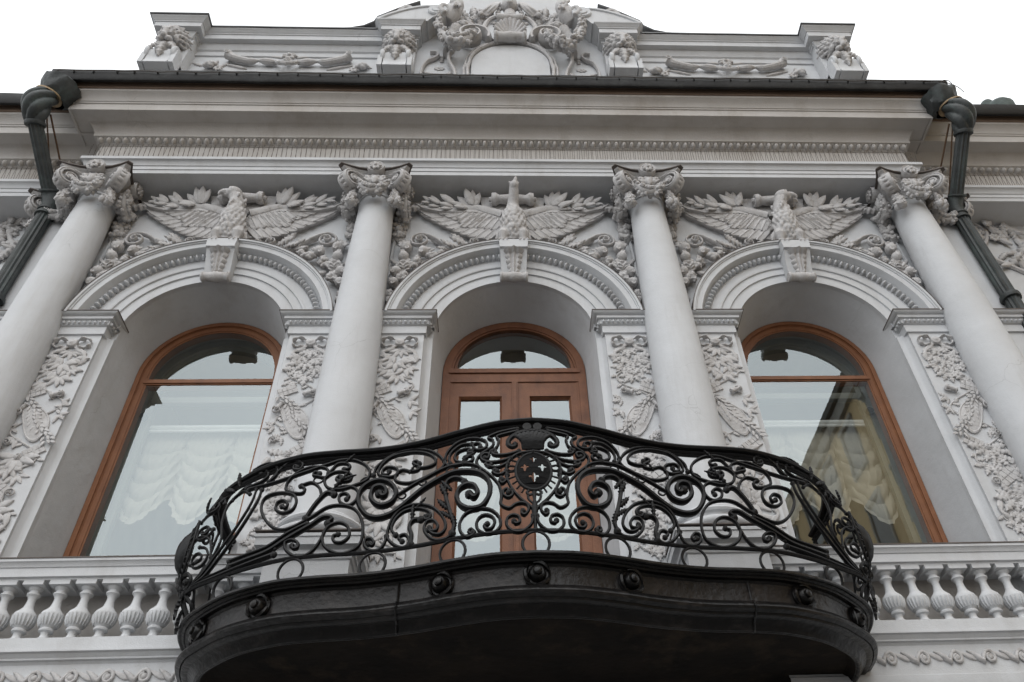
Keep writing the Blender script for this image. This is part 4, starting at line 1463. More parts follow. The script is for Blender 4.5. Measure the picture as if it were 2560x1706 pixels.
# ---------------------------------------------------------------- stucco round the eagles
def backing(poly, p0, p1, name, parent, m='relief'):
    b = MB()
    b.prism(poly, -p1, -p0)
    return obj(name, b, m, parent)
rnd = random.Random(5)
for cx in AX:
    # small cartouche with a rolled top behind the head
    pl = [(-.50, 9.02), (-.42, 9.22), (-.46, 9.40), (-.34, 9.415), (0, 9.40), (.34, 9.415), (.46, 9.40), (.42, 9.22), (.50, 9.02)]
    cart = backing([(cx + x, Z(z)) for x, z in pl], 0.0, .13, 'rolled_cartouche', BLD)
    obj('roll', ROLL, 'relief', cart, T(cx, -.21, Z(9.255)) @ Matrix.Diagonal((.29, .21, .21, 1)))
    for s in (-1, 1):
        # laurel sprays under the architrave
        st = MB()
        q = spline([(cx + s * .52, -.10, Z(9.16)), (cx + s * .75, -.10, Z(9.18)), (cx + s * 1.0, -.10, Z(9.19)), (cx + s * 1.18, -.10, Z(9.24)), (cx + s * 1.30, -.10, Z(9.27)), (cx + s * 1.48, -.08, Z(9.24))], 4)
        st.tube(q, .014, 6)
        so_ = obj('laurel_spray', st, 'relief', BLD)
        for (dx, z, rot, L) in ((.54, 9.09, 22, .36), (.54, 9.09, 2, .35), (.53, 9.09, -20, .30), (.56, 9.09, 46, .33), (.60, 9.07, 104, .25), (.62, 9.06, 74, .27),
                                (.78, 9.10, 58, .30), (.80, 9.10, 34, .29), (.80, 9.08, 88, .24), (.82, 9.06, 112, .2), (.97, 9.12, 70, .23), (.98, 9.12, 44, .24), (.98, 9.10, 98, .2), (1.10, 9.17, 62, .18), (1.12, 9.16, 100, .15)):
            L *= .84
            put('leaf', LEAF, cx + s * dx, .15 + .04 * rnd.random(), Z(z + .085), so_, rot if s < 0 else -rot, (L * 1.25, L, L * .6), tilt=rnd.uniform(4, 16))
        put('curl', SCROLL, cx + s * 1.20, .13, Z(9.24), so_, 0, .055, mir=s)
        put('acanthus_leaf', ACAN, cx + s * 1.22, .10, Z(9.20), so_, -s * 100, (.22, .34, .3))
        for k in range(3):
            put('berry', GRAPES, cx + s * (.66 + .16 * k), .20, Z(9.09 - .015 * k), so_, 0, .022)
        # scroll and hanging fruit between arch and column
        sc_ = obj('spandrel_scroll', SCROLLT, 'relief', BLD, on_wall(cx + s * 1.21, .045, Z(8.51), 0, (.145 * s, .14, .28)))
        put('acanthus_leaf', LEAF, cx + s * 1.08, .05, Z(8.60), sc_, s * 118, (.26, .40, .22))
        put('acanthus_leaf', LEAF, cx + s * .98, .05, Z(8.44), sc_, s * 112, (.2, .28, .22))
        put('acanthus_leaf', ACAN, cx + s * 1.30, .05, Z(8.58), sc_, -s * 150, (.14, .24, .3))
        fr = obj('fruit_swag', FRUIT, 'relief', BLD, on_wall(cx + s * 1.16, .09, Z(8.26), s * 20, (.085, .09, .10)))
        for (nm, me, dx, z, sz, rot) in (('fruit', FRUIT, 1.38, 8.34, .082, -20), ('berries', BERRIES, 1.03, 8.19, .085, 10), ('berries', BERRIES, 1.22, 8.12, .07, 80), ('fruit', FRUIT, 1.40, 8.17, .075, 160),
                                         ('rose', ROSE, 1.385, 7.99, .10, 0), ('berries', BERRIES, 1.27, 8.03, .06, 30), ('grapes', GRAPES, 1.385, 7.80, .085, 0), ('fruit', FRUIT, 1.475, 7.88, .075, 40), ('fruit', FRUIT, 1.49, 7.68, .07, 0),
                                         ('flower', FLOWER, 1.42, 8.44, .07, 0), ('grapes', GRAPES, 1.53, 7.50, .06, 0), ('fruit', FRUIT, 1.52, 7.36, .055, 0), ('fruit', FRUIT, .93, 8.255, .05, 40)):
            sz *= 1.2
            put(nm, me, cx + s * dx, .075, Z(z), fr, rot * s, (sz, sz, sz * 1.15))
        for (dx, z, rot, L) in ((1.30, 8.06, 70, .2), (1.28, 7.95, 110, .17), (1.46, 8.08, -50, .16), (1.42, 7.92, -100, .15), (1.42, 8.46, 20, .14), (1.24, 8.20, 120, .14), (1.46, 7.74, 80, .12), (1.13, 8.33, 60, .13)):
            put('leaf', LEAF, cx + s * dx, .05, Z(z), fr, rot * s, (L * 1.1, L, L * .7))
        # rocaille below the wing
        rc = obj('rocaille', SCROLL, 'relief', BLD, on_wall(cx + s * .50, .09, Z(8.44), s * 40, (.085 * s, .07, .20)))
        for (dx, z, rot, L) in ((.56, 8.43, -80, .28), (.62, 8.47, -58, .24), (.66, 8.41, -105, .25), (.76, 8.42, -75, .2), (.80, 8.36, -110, .2), (.44, 8.40, 50, .18)):
            put('acanthus_leaf', ACAN, cx + s * dx, .06, Z(z), rc, rot * s, (L * .9, L, L * .6), tilt=6)
        # curved frame fillet beside the column
        fl = MB()
        fl.tube(spline([(cx + s * 1.60, -.02, Z(7.2)), (cx + s * 1.57, -.02, Z(8.3)), (cx + s * 1.55, -.02, Z(8.62)), (cx + s * 1.50, -.02, Z(8.80)), (cx + s * 1.54, -.02, Z(9.0)), (cx + s * 1.56, -.02, Z(9.3))], 5), .022, 6)
        obj('panel_fillet', fl, 'plaster', BLD)

# ---------------------------------------------------------------- trophies on the piers
def shield_mesh():
    b = MB()
    n = 28
    o = []
    for i in range(n):
        a = 2 * PI * i / n
        r = 1 + .10 * math.cos(3 * a + .4)
        o.append((.62 * r * math.cos(a), r * math.sin(a)))
    rows = []
    for k, z in ((1.0, -.05), (1.0, .16), (.93, .20), (.86, .15), (.5, .24), (.05, .27)):
        rows.append([(x * k, y * k, z) for x, y in o])
    b.grid(rows, cv=True)
    return b.mesh('shield', 40)
SHIELD = shield_mesh()
def plaque_mesh():
    b = MB()
    b.box(-.5, .5, -.3, .3, -.05, .08)
    for i in range(4):
        for j in range(2):
            x, y = -.48 + .245 * i, -.28 + .29 * j
            b.box(x, x + .22, y, y + .26, .081, .15)
    return b.mesh('plaque')
PLAQ = plaque_mesh()
def trophy(x, pier, oak, mir, zt=6.70, seed=1):
    rd = random.Random(seed)
    LM = OAK if oak else LEAF
    nm = 'oak_leaf' if oak else 'laurel_leaf'
    p = .133
    put('bow', BOW, x, p, Z(zt - .10), pier, 0, (.19, .17, .20), mir=mir)
    def leaf(dx, dz, rot, L, wd=1.0, pp=0.0, me=None, n_=None):
        put(n_ or nm, me or LM, x + mir * dx, p + pp, Z(zt + dz), pier, rot + rd.uniform(-9, 9), (L * wd * (1.2 if oak else 1.25) * .9, L * .92, L * .7), mir=mir, tilt=rd.uniform(2, 10))
    def spray(cx_, cz_, n, r, a0, a1, L):
        """a fan of leaves spreading from one stem point"""
        for k in range(n):
            a = a0 + (a1 - a0) * k / max(1, n - 1)
            leaf(cx_ + r * math.sin(-R(a)), cz_ + r * math.cos(R(a)), a, L * rd.uniform(.85, 1.15))
    def ribbon(pts, r=.016):
        b = MB()
        q = spline([(x + mir * a, -p - .012 - .01 * math.sin(i * 1.7), Z(zt + c)) for i, (a, c) in enumerate(pts)], 5)
        b.tube(q, [r * (1 + .35 * math.sin(i * .9)) for i in range(len(q))], 6, flat=(.7, 1.5), up=(0, -1, 0))
        obj('ribbon', b, 'relief', pier)
    ribbon([(-.05, -.17), (-.17, -.24), (-.13, -.33), (-.20, -.42), (-.15, -.50)])
    ribbon([(.06, -.17), (.17, -.25), (.20, -.36), (.12, -.43), (.18, -.52)])
    spray(.02, -.19, 5, .01, 110, 250, .15)
    spray(-.07, -.27, 4, .02, 100, 200, .15)
    spray(.08, -.29, 4, .02, 165, 260, .16)
    spray(-.02, -.37, 5, .02, 105, 255, .17)
    spray(.09, -.45, 4, .02, 150, 255, .15)
    spray(-.08, -.47, 4, .02, 105, 205, .15)
    spray(.02, -.56, 5, .02, 110, 250, .16)
    spray(-.10, -.64, 3, .02, 120, 190, .14)
    put('plaque', PLAQ, x + mir * -.14, p - .008, Z(zt - .80), pier, 25, (.20, .20, .16), mir=mir)
    put('shield', SHIELD, x + mir * .0, p - .004, Z(zt - 1.20), pier, 28, (.20, .27, .13), mir=mir)
    put('scroll', SCROLL, x + mir * .13, p + .015, Z(zt - .84), pier, 30, (.05, .05, .10), mir=mir)
    put('roll', ROLL, x + mir * .10, p + .035, Z(zt - .845), pier, 22, (.065, .075, .075), mir=mir)
    put('scroll', SCROLL, x + mir * -.20, p + .015, Z(zt - 1.08), pier, -30, (.052, .052, .13), mir=-mir)
    put('roll', ROLL, x + mir * -.18, p + .03, Z(zt - 1.02), pier, 60, (.05, .065, .065), mir=mir)
    put('scroll', SCROLL, x + mir * -.17, p + .01, Z(zt - 1.47), pier, 160, (.05, .05, .10), mir=mir)
    lv = [tuple(v.co) for v in LM.vertices]
    lf = [tuple(q_.vertices) for q_ in LM.polygons]
    sw = MB()
    def tiny(b, dx, dz, rot, L, pp):
        b.add(lv, lf, on_wall(x + mir * dx, p + pp, Z(zt + dz), rot * mir, (L * 1.3 * mir, L, L * .7), 8))
    for i in range(12):      # leafy swag across the shield
        t = i / 11
        a = -.19 + .40 * t + .03 * math.sin(t * 9)
        d = -.88 - .56 * t
        for k in (-1, 0, 1):
            tiny(sw, a + k * .03, d - .012 * abs(k), 212 + k * 34 + rd.uniform(-8, 8), .075, .02 if k else .028)
    obj('leaf_swag', sw, 'relief', pier, kind='stuff')
    vine = MB()              # a thin vine winding down the panel
    vp = spline([(x + mir * .20 * math.sin(i * 1.15 + seed), -p - .006, Z(zt - .22 - .125 * i)) for i in range(22)], 4)
    vine.tube(vp, .010, 5)
    for i in range(2, len(vp) - 1, 2):
        sd_ = 1 if (i // 2) % 2 else -1
        q_ = vp[i]
        vine.add(lv, lf, on_wall(q_.x, p + .002, q_.z, 180 + sd_ * rd.uniform(40, 75), (.085 * 1.3, .085, .06), 8))
    obj('vine', vine, 'relief', pier, kind='stuff')
    put('plaque', PLAQ, x + mir * .13, p - .008, Z(zt - 1.57), pier, 35, (.20, .22, .16), mir=mir)
    spray(.17, -.95, 3, .0, 190, 300, .12)
    spray(.20, -1.10, 3, .0, 170, 290, .12)
    spray(-.20, -1.28, 3, .0, 60, 170, .12)
    spray(-.10, -1.42, 3, .0, 80, 190, .12)
    put('rose', ROSE, x, p + .0, Z(zt - 1.63), pier, 0, (.045, .045, .04))
    spray(.0, -1.64, 7, .03, 85, 275, .19)
    spray(-.03, -1.75, 5, .02, 110, 250, .17)
    spray(.07, -1.84, 4, .02, 140, 250, .15)
    put('plaque', PLAQ, x + mir * -.05, p - .008, Z(zt - 2.00), pier, -35, (.26, .26, .16), mir=mir)
    put('scroll', SCROLLT, x + mir * .10, p + .004, Z(zt - 2.07), pier, 60, (.052, .052, .09), mir=mir)
    spray(-.11, -1.93, 4, .02, 60, 170, .13)
    put('rose', ROSE, x + mir * -.02, p + .0, Z(zt - 2.26), pier, 0, (.05, .05, .045))
    spray(-.02, -2.26, 10, .035, 20, 340, .2)
    spray(.0, -2.42, 5, .02, 110, 250, .17)
    spray(.07, -2.53, 4, .02, 140, 250, .15)
    spray(-.07, -2.60, 4, .02, 110, 220, .15)
    spray(.02, -2.72, 5, .02, 110, 250, .15)
    ribbon([(.16, -2.3), (.20, -2.42), (.14, -2.5), (.19, -2.6)])
    ribbon([(-.17, -1.68), (-.21, -1.78), (-.15, -1.85)])
trophy(-4.945, PIERS[0], False, 1, seed=1)
trophy(-2.315, PIERS[1], True, 1, seed=2)
trophy(-1.315, PIERS[1], False, 1, seed=3)
trophy(1.315, PIERS[2], True, -1, seed=4)
trophy(2.315, PIERS[2], False, 1, seed=5)
trophy(4.945, PIERS[3], True, -1, seed=6)
# foliage panels on the wings
for sgn in (-1, 1):
    rd = random.Random(20 + sgn)
    b = MB()
    b.tube(spline([(sgn * 6.5, .36, Z(9.7)), (sgn * 6.9, .35, Z(9.3)), (sgn * 6.7, .35, Z(8.8)), (sgn * 7.1, .36, Z(8.4))], 6), .035, 6)
    f_ = obj('foliage_panel', b, 'relief', BLD)
    for i in range(34):
        x = 6.40 + .95 * rd.random()
        z = 8.45 + 1.25 * rd.random()
        if math.hypot(x - 8.62, z - 6.80) < 1.62:
            continue
        L = rd.uniform(.22, .38)
        me = ACAN if i % 3 else LEAF
        put('acanthus_leaf' if i % 3 else 'leaf', me, sgn * x, -.37, Z(z), f_, rd.uniform(0, 360), (L * .9, L, L * .6), tilt=rd.uniform(5, 25))
    for i in range(4):
        put('flower', FLOWER, sgn * (6.45 + .25 * i), -.33, Z(9.0 + .5 * rd.random()), f_, 0, .09)
# ---------------------------------------------------------------- parapet
PX_IN, PX_OUT = 1.77, 5.30
PPR = [(.45, 11.0), (.45, 12.695), (.475, 12.70), (.48, 12.735), (.47, 12.745), (.47, 12.83), (.485, 12.84), (.50, 12.85), (.505, 12.875), (.525, 12.905), (.535, 12.945), (.54, 12.965), (.54, 12.98), (.625, 12.98), (.625, 13.105), (.64, 13.11), (.645, 13.13), (.66, 13.14), (.675, 13.165), (.70, 13.185), (.705, 13.21), (.40, 13.22)]
for sgn in (-1, 1):
    x0, x1 = sorted((sgn * PX_IN, sgn * PX_OUT))
    b = MB()
    b.grid([[(x0, -p, Z(z)), (x1, -p, Z(z))] for p, z in PPR])
    b.box(x0, x1, -.44, .0, Z(11.0), Z(13.2))
    par = obj('parapet_wall', b, 'plaster', BLD)
    b = MB()
    rows = []
    for i in range(25):
        t = i / 24
        x = sgn * (PX_IN + .3 + (PX_OUT - PX_IN - .5) * t)
        up = .62 * max(0, 1 - (abs(x) - 1.9) / .95) ** 2.2 if abs(x) < 2.85 else 0
        dz = .01 * noise.noise(Vector((x * 2, 0, 0)))
        rows.append([(x, -.725, Z(13.205) + up * 0 + dz), (x, -.725, Z(13.235) + dz), (x, .3, Z(13.30) + up)])
        rows[-1].insert(2, (x, -.60, Z(13.25) + up + dz))
    b.grid(rows)
    obj('coping', b, 'roof_metal', par)
    # rolled parchment with a rosette in the panel
    xm = sgn * 3.53
    for s in (-1, 1):
        b = MB()
        pts = spline([(xm + s * .16, -.50, Z(12.44)), (xm + s * .30, -.52, Z(12.43)), (xm + s * .46, -.52, Z(12.46)), (xm + s * .60, -.52, Z(12.44)), (xm + s * .85, -.53, Z(12.52)), (xm + s * .95, -.54, Z(12.60))], 4)
        b.tube(pts, [.035, .042, .05, .056, .06, .058, .05, .034, .022, .032, .05, .056, .052, .06, .056, .064, .060, .068, .066, .076, .085], 10)
        obj('parchment_roll', b, 'relief', par)
        put('curl', SCROLL, xm + s * .95, .60, Z(12.60), par, 0, .06, mir=s)
        put('leaf', LEAF, xm + s * .10, .50, Z(12.60), par, -s * 80, (.16, .20, .16))
        put('fold', LEAF, xm + s * .62, .46, Z(12.30), par, -s * 70, (.16, .42, .2))
        cl = obj('fruit_cluster', BERRIES, 'relief', par, on_wall(xm + s * 1.18, .49, Z(12.34), 20, .11))
        for k in range(4):
            put('leaf', OAK, xm + s * (1.05 + .09 * k), .46, Z(12.34 + .04 * (k % 2)), par, -40 + 35 * k, (.15, .2, .16))
        put('flower', FLOWER, xm + s * 1.05, .48, Z(12.27), par, 0, .08)
    put('rosette', FLOWER, xm, .50, Z(12.62), par, 0, (.13, .10, .14))
    put('boss', ROSE, xm, .52, Z(12.44), par, 0, .09)
    b = MB()
    b.tube([(xm - .16, -.53, Z(12.42)), (xm - .12, -.56, Z(12.33)), (xm, -.57, Z(12.29)), (xm + .12, -.56, Z(12.33)), (xm + .16, -.53, Z(12.42))], .035, 8)
    obj('ring', b, 'relief', par)
# lions
def lion():
    b = MB()
    rd = random.Random(4)
    b.ell((0, .02, .02), (.165, .14, .17), 14, 10)
    # brow, muzzle, nose, cheeks
    b.ell((0, -.10, .075), (.11, .09, .07), 12, 8)
    b.tube([(0, -.15, .15), (0, -.21, .09), (0, -.25, .05)], [.045, .042, .046], 8)
    b.ell((0, -.262, .045), (.055, .03, .032), 8, 6)
    for s in (-1, 1):
        b.ell((s * .055, -.225, -.002), (.062, .065, .045), 10, 8)
        b.tube([(s * .03, -.155, .125), (s * .08, -.15, .125), (s * .12, -.10, .095)], [.022, .028, .02], 6)
        b.ell((s * .075, -.178, .10), (.026, .022, .02), 6, 5)
        b.ell((s * .115, -.10, .03), (.045, .06, .06), 8, 6)
        # corners of the open mouth
        b.tube([(s * .07, -.20, -.03), (s * .105, -.155, -.07), (s * .095, -.12, -.13), (s * .05, -.13, -.175)], [.026, .028, .028, .03], 6)
    b.ell((0, -.14, -.185), (.075, .07, .034), 10, 6)
    # mane
    for ring_, (rad, n, yy, sz) in enumerate(((.17, 15, -.01, .042), (.215, 19, .05, .05), (.235, 19, .11, .05))):
        for i in range(n):
            a = 2 * PI * i / n + ring_ * .2
            if math.sin(a) < -.86 and ring_ == 0:
                continue
            c = Vector((rad * math.cos(a), yy + rd.uniform(-.015, .015), .01 + rad * math.sin(a) * 1.02))
            d = Vector((math.cos(a + .5 * (1 if math.cos(a) < 0 else -1)), .35, math.sin(a + .5 * (1 if math.cos(a) < 0 else -1)))).normalized()
            b.tube([c - d * .05, c + d * .01 - Vector((0, .02, 0)), c + d * .065], [sz * .55, sz * .75, sz * .18], 6)
    for i in range(5):
        a = R(60 + 15 * i)
        b.tube([(.06 * math.cos(a), -.14, .12 + .02), (.10 * math.cos(a), -.15, .17), (.14 * math.cos(a), -.11, .215)], [.02, .024, .01], 6)
    return fuse(b, 0.0105, 0, 'lion_head')
LION = lion()
def lion_console():
    b = MB()
    hw = .225
    prof = [(0.0, -.75), (.20, -.75), (.20, -.70), (.185, -.68), (.185, -.52), (.205, -.46), (.20, -.36), (.16, -.28), (.10, -.22), (0, -.20)]
    b.prism([(-p, z) for p, z in prof], -hw + .05, hw - .05, 'x')
    for s in (-1, 1):
        b.lathe([(.0, -.035), (.13, -.035), (.145, -.02), (.145, .02), (.13, .035), (.09, .03), (.08, .045), (.05, .05), (0, .04)][::1], 18, T(s * (hw - .03), -.10, -.40) @ Matrix.Rotation(s * PI / 2, 4, 'Y') @ Matrix.Diagonal((1.15, 1, 1, 1)))
        b.box(s * hw - .035, s * hw + .035, -.20, 0, -.75, -.45)
    return b.mesh('lion_console', 40)
LCON = lion_console()
for k, xc in enumerate((-PX_OUT, -PX_IN, PX_IN, PX_OUT)):
    outer = abs(xc) > 3
    hw = .45 if outer else .40
    b = MB()
    rows = []
    for p, z in PPR:
        q = p - .45
        e = hw - .26 + q * 1.0
        yy = -(p + .20)
        rows.append([(xc - e, .2, Z(z) + .004), (xc - e, yy, Z(z) + .004), (xc + e, yy, Z(z) + .004), (xc + e, .2, Z(z) + .004)])
    b.grid(rows)
    pr_ = obj('parapet_pier', b, 'plaster', BLD)
    if outer:
        b = MB()
        e = hw - .26 + .275
        b.prism([(xc - e, -.93), (xc + e, -.93), (xc + e, .3), (xc - e, .3)], Z(13.215), Z(13.24), 'z')
        obj('coping', b, 'roof_metal', pr_)
        s = 1 if xc > 0 else -1
        b = MB()
        b.box(min(xc + s * .18, xc + s * .42), max(xc + s * .18, xc + s * .42), -.35, .2, Z(11.0), Z(12.95))
        b.box(min(xc + s * .18, xc + s * .50), max(xc + s * .18, xc + s * .50), -.42, .2, Z(12.95), Z(13.1))
        obj('end_return', b, 'plaster', pr_)
    b = MB()
    rows = []
    for p, z in ((.66, 12.0), (.66, 12.90), (.685, 12.91), (.685, 12.95), (.705, 12.955), (.705, 12.985), (.5, 12.99)):
        e = .255 + (p - .66)
        rows.append([(xc - e, -.45, Z(z)), (xc - e, -p, Z(z)), (xc + e, -p, Z(z)), (xc + e, -.45, Z(z))])
    b.grid(rows)
    obj('lion_panel', b, 'plaster', pr_)
    M = T(xc, -.76, Z(12.56)) @ Matrix.Rotation(R(50), 4, 'X') @ Matrix.Diagonal((1.0, 1.1, 1.0, 1))
    obj('lion_head', LION, 'relief', pr_, M)
    obj('console', LCON, 'plaster', pr_, T(xc, -.66, Z(12.50)))
    for (dx, z, rot, L) in ((0, 12.36, 180, .44), (-.03, 12.34, 140, .30), (.03, 12.34, 220, .30)):
        put('acanthus_leaf', ACAN, xc + dx, .875, Z(z), pr_, rot, (L * .9, L, L * .7), tilt=0)
    if not outer:       # raking block above the pier
        s = 1 if xc > 0 else -1
        b = MB()
        q = [(xc + s * .34, 13.225), (xc - s * .42, 13.225), (xc - s * .62, 13.60), (xc - s * .45, 13.74), (xc - s * .10, 13.64), (xc + s * .26, 13.36), (xc + s * .36, 13.27)]
        b.prism([(x, Z(z)) for x, z in q], -.86, .0)
        obj('raking_scroll', b, 'plaster', pr_)
        b = MB()
        pts = spline([(xc + s * .40, -.72, Z(13.24)), (xc + s * .18, -.72, Z(13.45)), (xc - s * .10, -.72, Z(13.64)), (xc - s * .38, -.72, Z(13.745)), (xc - s * .55, -.72, Z(13.72))], 5)
        b.tube(pts, .06, 8, flat=(3.0, 1.0), up=(0, 1, 0))
        obj('raking_moulding', b, 'plaster', pr_)
        b = MB()
        b.lathe([(0, -.36), (.15, -.36), (.165, -.34), (.165, .34), (.15, .36), (.10, .35), (.09, .37), (.04, .375), (0, .36)], 22, T(xc - s * .57, -.55, Z(13.58)) @ Matrix.Rotation(PI / 2, 4, 'X'))
        obj('scroll_end', b, 'plaster', pr_)
        # metal roof edge sweeping up behind
        b = MB()
        rows = []
        for x, z in ((xc + s * 1.15, 13.25), (xc + s * .85, 13.28), (xc + s * .65, 13.36), (xc + s * .50, 13.52), (xc + s * .46, 13.70), (xc + s * .05, 14.12), (xc - s * .22, 14.33)):
            rows.append([(x, -.68, Z(z)), (x, -.70, Z(z) + .02), (x, .4, Z(z) + .15), (x, .4, Z(z) - .5)])
        b.grid(rows)
        obj('roof_edge', b, 'roof_metal', pr_)
# centre block behind the cartouche
b = MB()
b.box(-1.6, 1.6, -.52, .1, Z(11.0), Z(13.6))
b.prism([(x, Z(z)) for x, z in ((-1.95, 13.3), (-1.92, 13.75), (-1.3, 14.45), (-1.0, 14.95), (-.6, 15.2), (0, 15.3), (.6, 15.2), (1.0, 14.95), (1.3, 14.45), (1.92, 13.75), (1.95, 13.3))], -.47, .1)
CENT = obj('centre_block', b, 'plaster', BLD)
TAB = MB()
o = [(-.62, 11.6), (-.62, 12.30)] + [(-.62 * math.cos(PI * i / 20), 12.30 + .66 * math.sin(PI * i / 20)) for i in range(1, 20)] + [(.62, 12.30), (.62, 11.6)]
TAB.prism([(x, Z(z)) for x, z in o], -.60, -.5)
obj('tablet', TAB, 'plaster', CENT)
b = MB()
for (sc1, y, rr) in ((1.06, -.61, .03), (1.15, -.60, .022)):
    path = [(-.62 * sc1, y, Z(11.6)), (-.64 * sc1, y, Z(12.15))] + [(-.62 * sc1 * math.cos(PI * i / 16), y, Z(12.30 + .68 * sc1 * math.sin(PI * i / 16))) for i in range(0, 17)] + [(.64 * sc1, y, Z(12.15)), (.62 * sc1, y, Z(11.6))]
    b.tube(path, rr, 8, flat=(1.4, 1), up=(0, -1, 0))
obj('tablet_frame', b, 'relief', CENT)
put('shell', SHELL, 0, .64, Z(13.02), CENT, 0, (.27, .42, .42))
b = MB()
b.lathe([(0, -.27), (.10, -.265), (.115, -.23), (.09, -.20), (.085, -.10), (.10, 0), (.085, .10), (.09, .20), (.115, .23), (.10, .265), (0, .27)], 16, T(0, -.70, Z(13.02)) @ Matrix.Rotation(PI / 2, 4, 'Y'))
obj('shell_roll', b, 'relief', CENT)
# upper shield with curled top
b = MB()
o = [(-.30, 13.05), (-.42, 13.35), (-.40, 13.60), (-.30, 13.80), (.30, 13.80), (.40, 13.60), (.42, 13.35), (.30, 13.05)]
b.prism([(x, Z(z)) for x, z in o], -.60, -.5)
obj('upper_shield', b, 'plaster', CENT)
for s in (-1, 1):
    b = MB()
    b.tube(spline([(s * .30, -.62, Z(13.05)), (s * .43, -.63, Z(13.33)), (s * .42, -.63, Z(13.60)), (s * .33, -.64, Z(13.80)), (s * .18, -.66, Z(13.87))], 5), .04, 8)
    obj('shield_edge', b, 'relief', CENT)
    b = MB()   # large rolled volute
    pts, rr = [], []
    for i in range(34):
        t = i / 33
        a = R(205) - 2 * PI * 1.25 * t
        r = .30 - .20 * t
        pts.append((s * (.62 + (-1) * -r * math.cos(a) * .95), -.60 - .10 * t, Z(13.10) + r * math.sin(a)))
        rr.append(.05 - .02 * t)
    b.tube(pts, rr, 8, flat=(3.2, 1.0), up=(0, -1, 0))
    b.tube([(s * 1.05, -.60, Z(12.62)), (s * .98, -.60, Z(12.85)), (s * .92, -.60, Z(12.98))], [.04, .05, .05], 8, flat=(2.6, 1), up=(0, -1, 0))
    obj('large_volute', b, 'relief', CENT)
    b = MB()   # outer frame of the cartouche
    pts = spline([(s * .84, -.58, Z(11.6)), (s * .88, -.58, Z(12.05)), (s * .97, -.60, Z(12.35)), (s * .98, -.62, Z(12.55)), (s * .93, -.60, Z(12.70))], 5)
    b.tube(pts, .034, 8, flat=(1.5, 1), up=(0, -1, 0))
    obj('cartouche_edge', b, 'relief', CENT)
    b = MB()
    pts = spline([(s * 1.38, -.56, Z(11.6)), (s * 1.40, -.56, Z(12.1)), (s * 1.34, -.56, Z(12.40)), (s * 1.22, -.56, Z(12.52)), (s * 1.16, -.56, Z(12.62)), (s * 1.20, -.57, Z(12.70)), (s * 1.29, -.58, Z(12.68))], 5)
    b.tube(pts, .026, 8, flat=(1.6, 1), up=(0, -1, 0))
    obj('side_ribbon', b, 'relief', CENT)
    for k, z in enumerate((12.62, 12.55, 12.48)):
        put('bead', BERRIES, s * 1.10, .53, Z(z), CENT, 0, .045 - .006 * k)
    put('disc', FLOWER, s * 1.13, .52, Z(12.26), CENT, 0, (.09, .055, .06))
    put('acanthus_leaf', ACAN, s * 1.05, .54, Z(11.95), CENT, s * 40, (.22, .3, .2))
    put('acanthus_leaf', ACAN, s * 1.15, .54, Z(11.98), CENT, -s * 60, (.18, .26, .2))
    put('corbel_leaf', LEAF, s * .70, .62, Z(12.28), CENT, 180, (.09, .18, .12))
    # fruit garland from the pediment scroll to the volute
    GA = garland([(s * 1.19, -.88, Z(13.56)), (s * 1.19, -.86, Z(13.30)), (s * 1.13, -.84, Z(12.95)), (s * .98, -.84, Z(12.62)), (s * .84, -.84, Z(12.56)), (s * .70, -.82, Z(12.72)), (s * .62, -.78, Z(12.98)), (s * .60, -.72, Z(13.10))],
                 lambda t: interp((0, .25, .55, .8, 1), (.02, .06, .105, .075, .02), t), 78, 6 if s < 0 else 8, .0135, (.03, .052))
    obj('fruit_garland', GA, 'relief', CENT, kind='stuff')
    # cornucopia
    b = MB()
    b.tube(spline([(s * 1.02, -.62, Z(12.95)), (s * .96, -.64, Z(13.15)), (s * .88, -.66, Z(13.36))], 4), [.07, .08, .085, .09, .095, .10, .105, .115, .12], 12)
    b.ell((s * .87, -.68, Z(13.38)), (.10, .08, .05), 10, 6)
    obj('cornucopia', b, 'relief', CENT)
    put('berries', BERRIES, s * .78, .72, Z(13.40), CENT, 0, .11)
    put('berries', BERRIES, s * .66, .70, Z(13.38), CENT, 40, .08)
    put('acanthus_leaf', ACAN, s * .62, .60, Z(13.42), CENT, -s * 30, (.22, .32, .22))
    put('acanthus_leaf', ACAN, s * .48, .62, Z(13.55), CENT, -s * 100, (.16, .22, .2))
    # winged creature resting on the raking scroll
    b = MB()
    b.tube(spline([(s * 1.05, -.72, Z(13.50)), (s * .95, -.78, Z(13.72)), (s * .88, -.82, Z(13.92)), (s * .92, -.84, Z(14.12))], 4), [.10, .12, .135, .14, .14, .13, .12, .115, .11, .10, .09, .085, .08], 12)
    b.tube(spline([(s * .98, -.80, Z(13.66)), (s * 1.10, -.88, Z(13.74)), (s * 1.16, -.90, Z(13.60)), (s * 1.08, -.88, Z(13.46))], 4), [.075, .07, .065, .06, .055, .055, .05, .05, .05, .045, .05, .055, .05], 8)
    for k in range(14):
        b.ell((s * (.86 + .01 * k) + random.uniform(-.05, .05), -.93 + random.uniform(0, .05), Z(13.65 + .03 * k)), (.035, .03, .05), 6, 5)
    obj('winged_creature', fuse(b, .013, 0, 'creature'), 'relief', CENT)
    for k in range(7):
        a = 45 + 11 * k
        obj('feather', FEATHER, 'relief', CENT, T(s * (1.05 + .02 * k), -.66 + .008 * k, Z(13.80 - .02 * k)) @ FACE @ Matrix.Rotation(R(-s * a), 4, 'Z') @ Matrix.Diagonal((.75, .45 + .05 * k, .45, 1)))
    b = MB()
    b.tube(spline([(s * 1.55, -.72, Z(13.72)), (s * 1.72, -.76, Z(13.86)), (s * 1.84, -.74, Z(13.76)), (s * 1.86, -.72, Z(13.56)), (s * 1.75, -.72, Z(13.52))], 4), .075, 8)
    obj('creature_tail', b, 'relief', CENT)
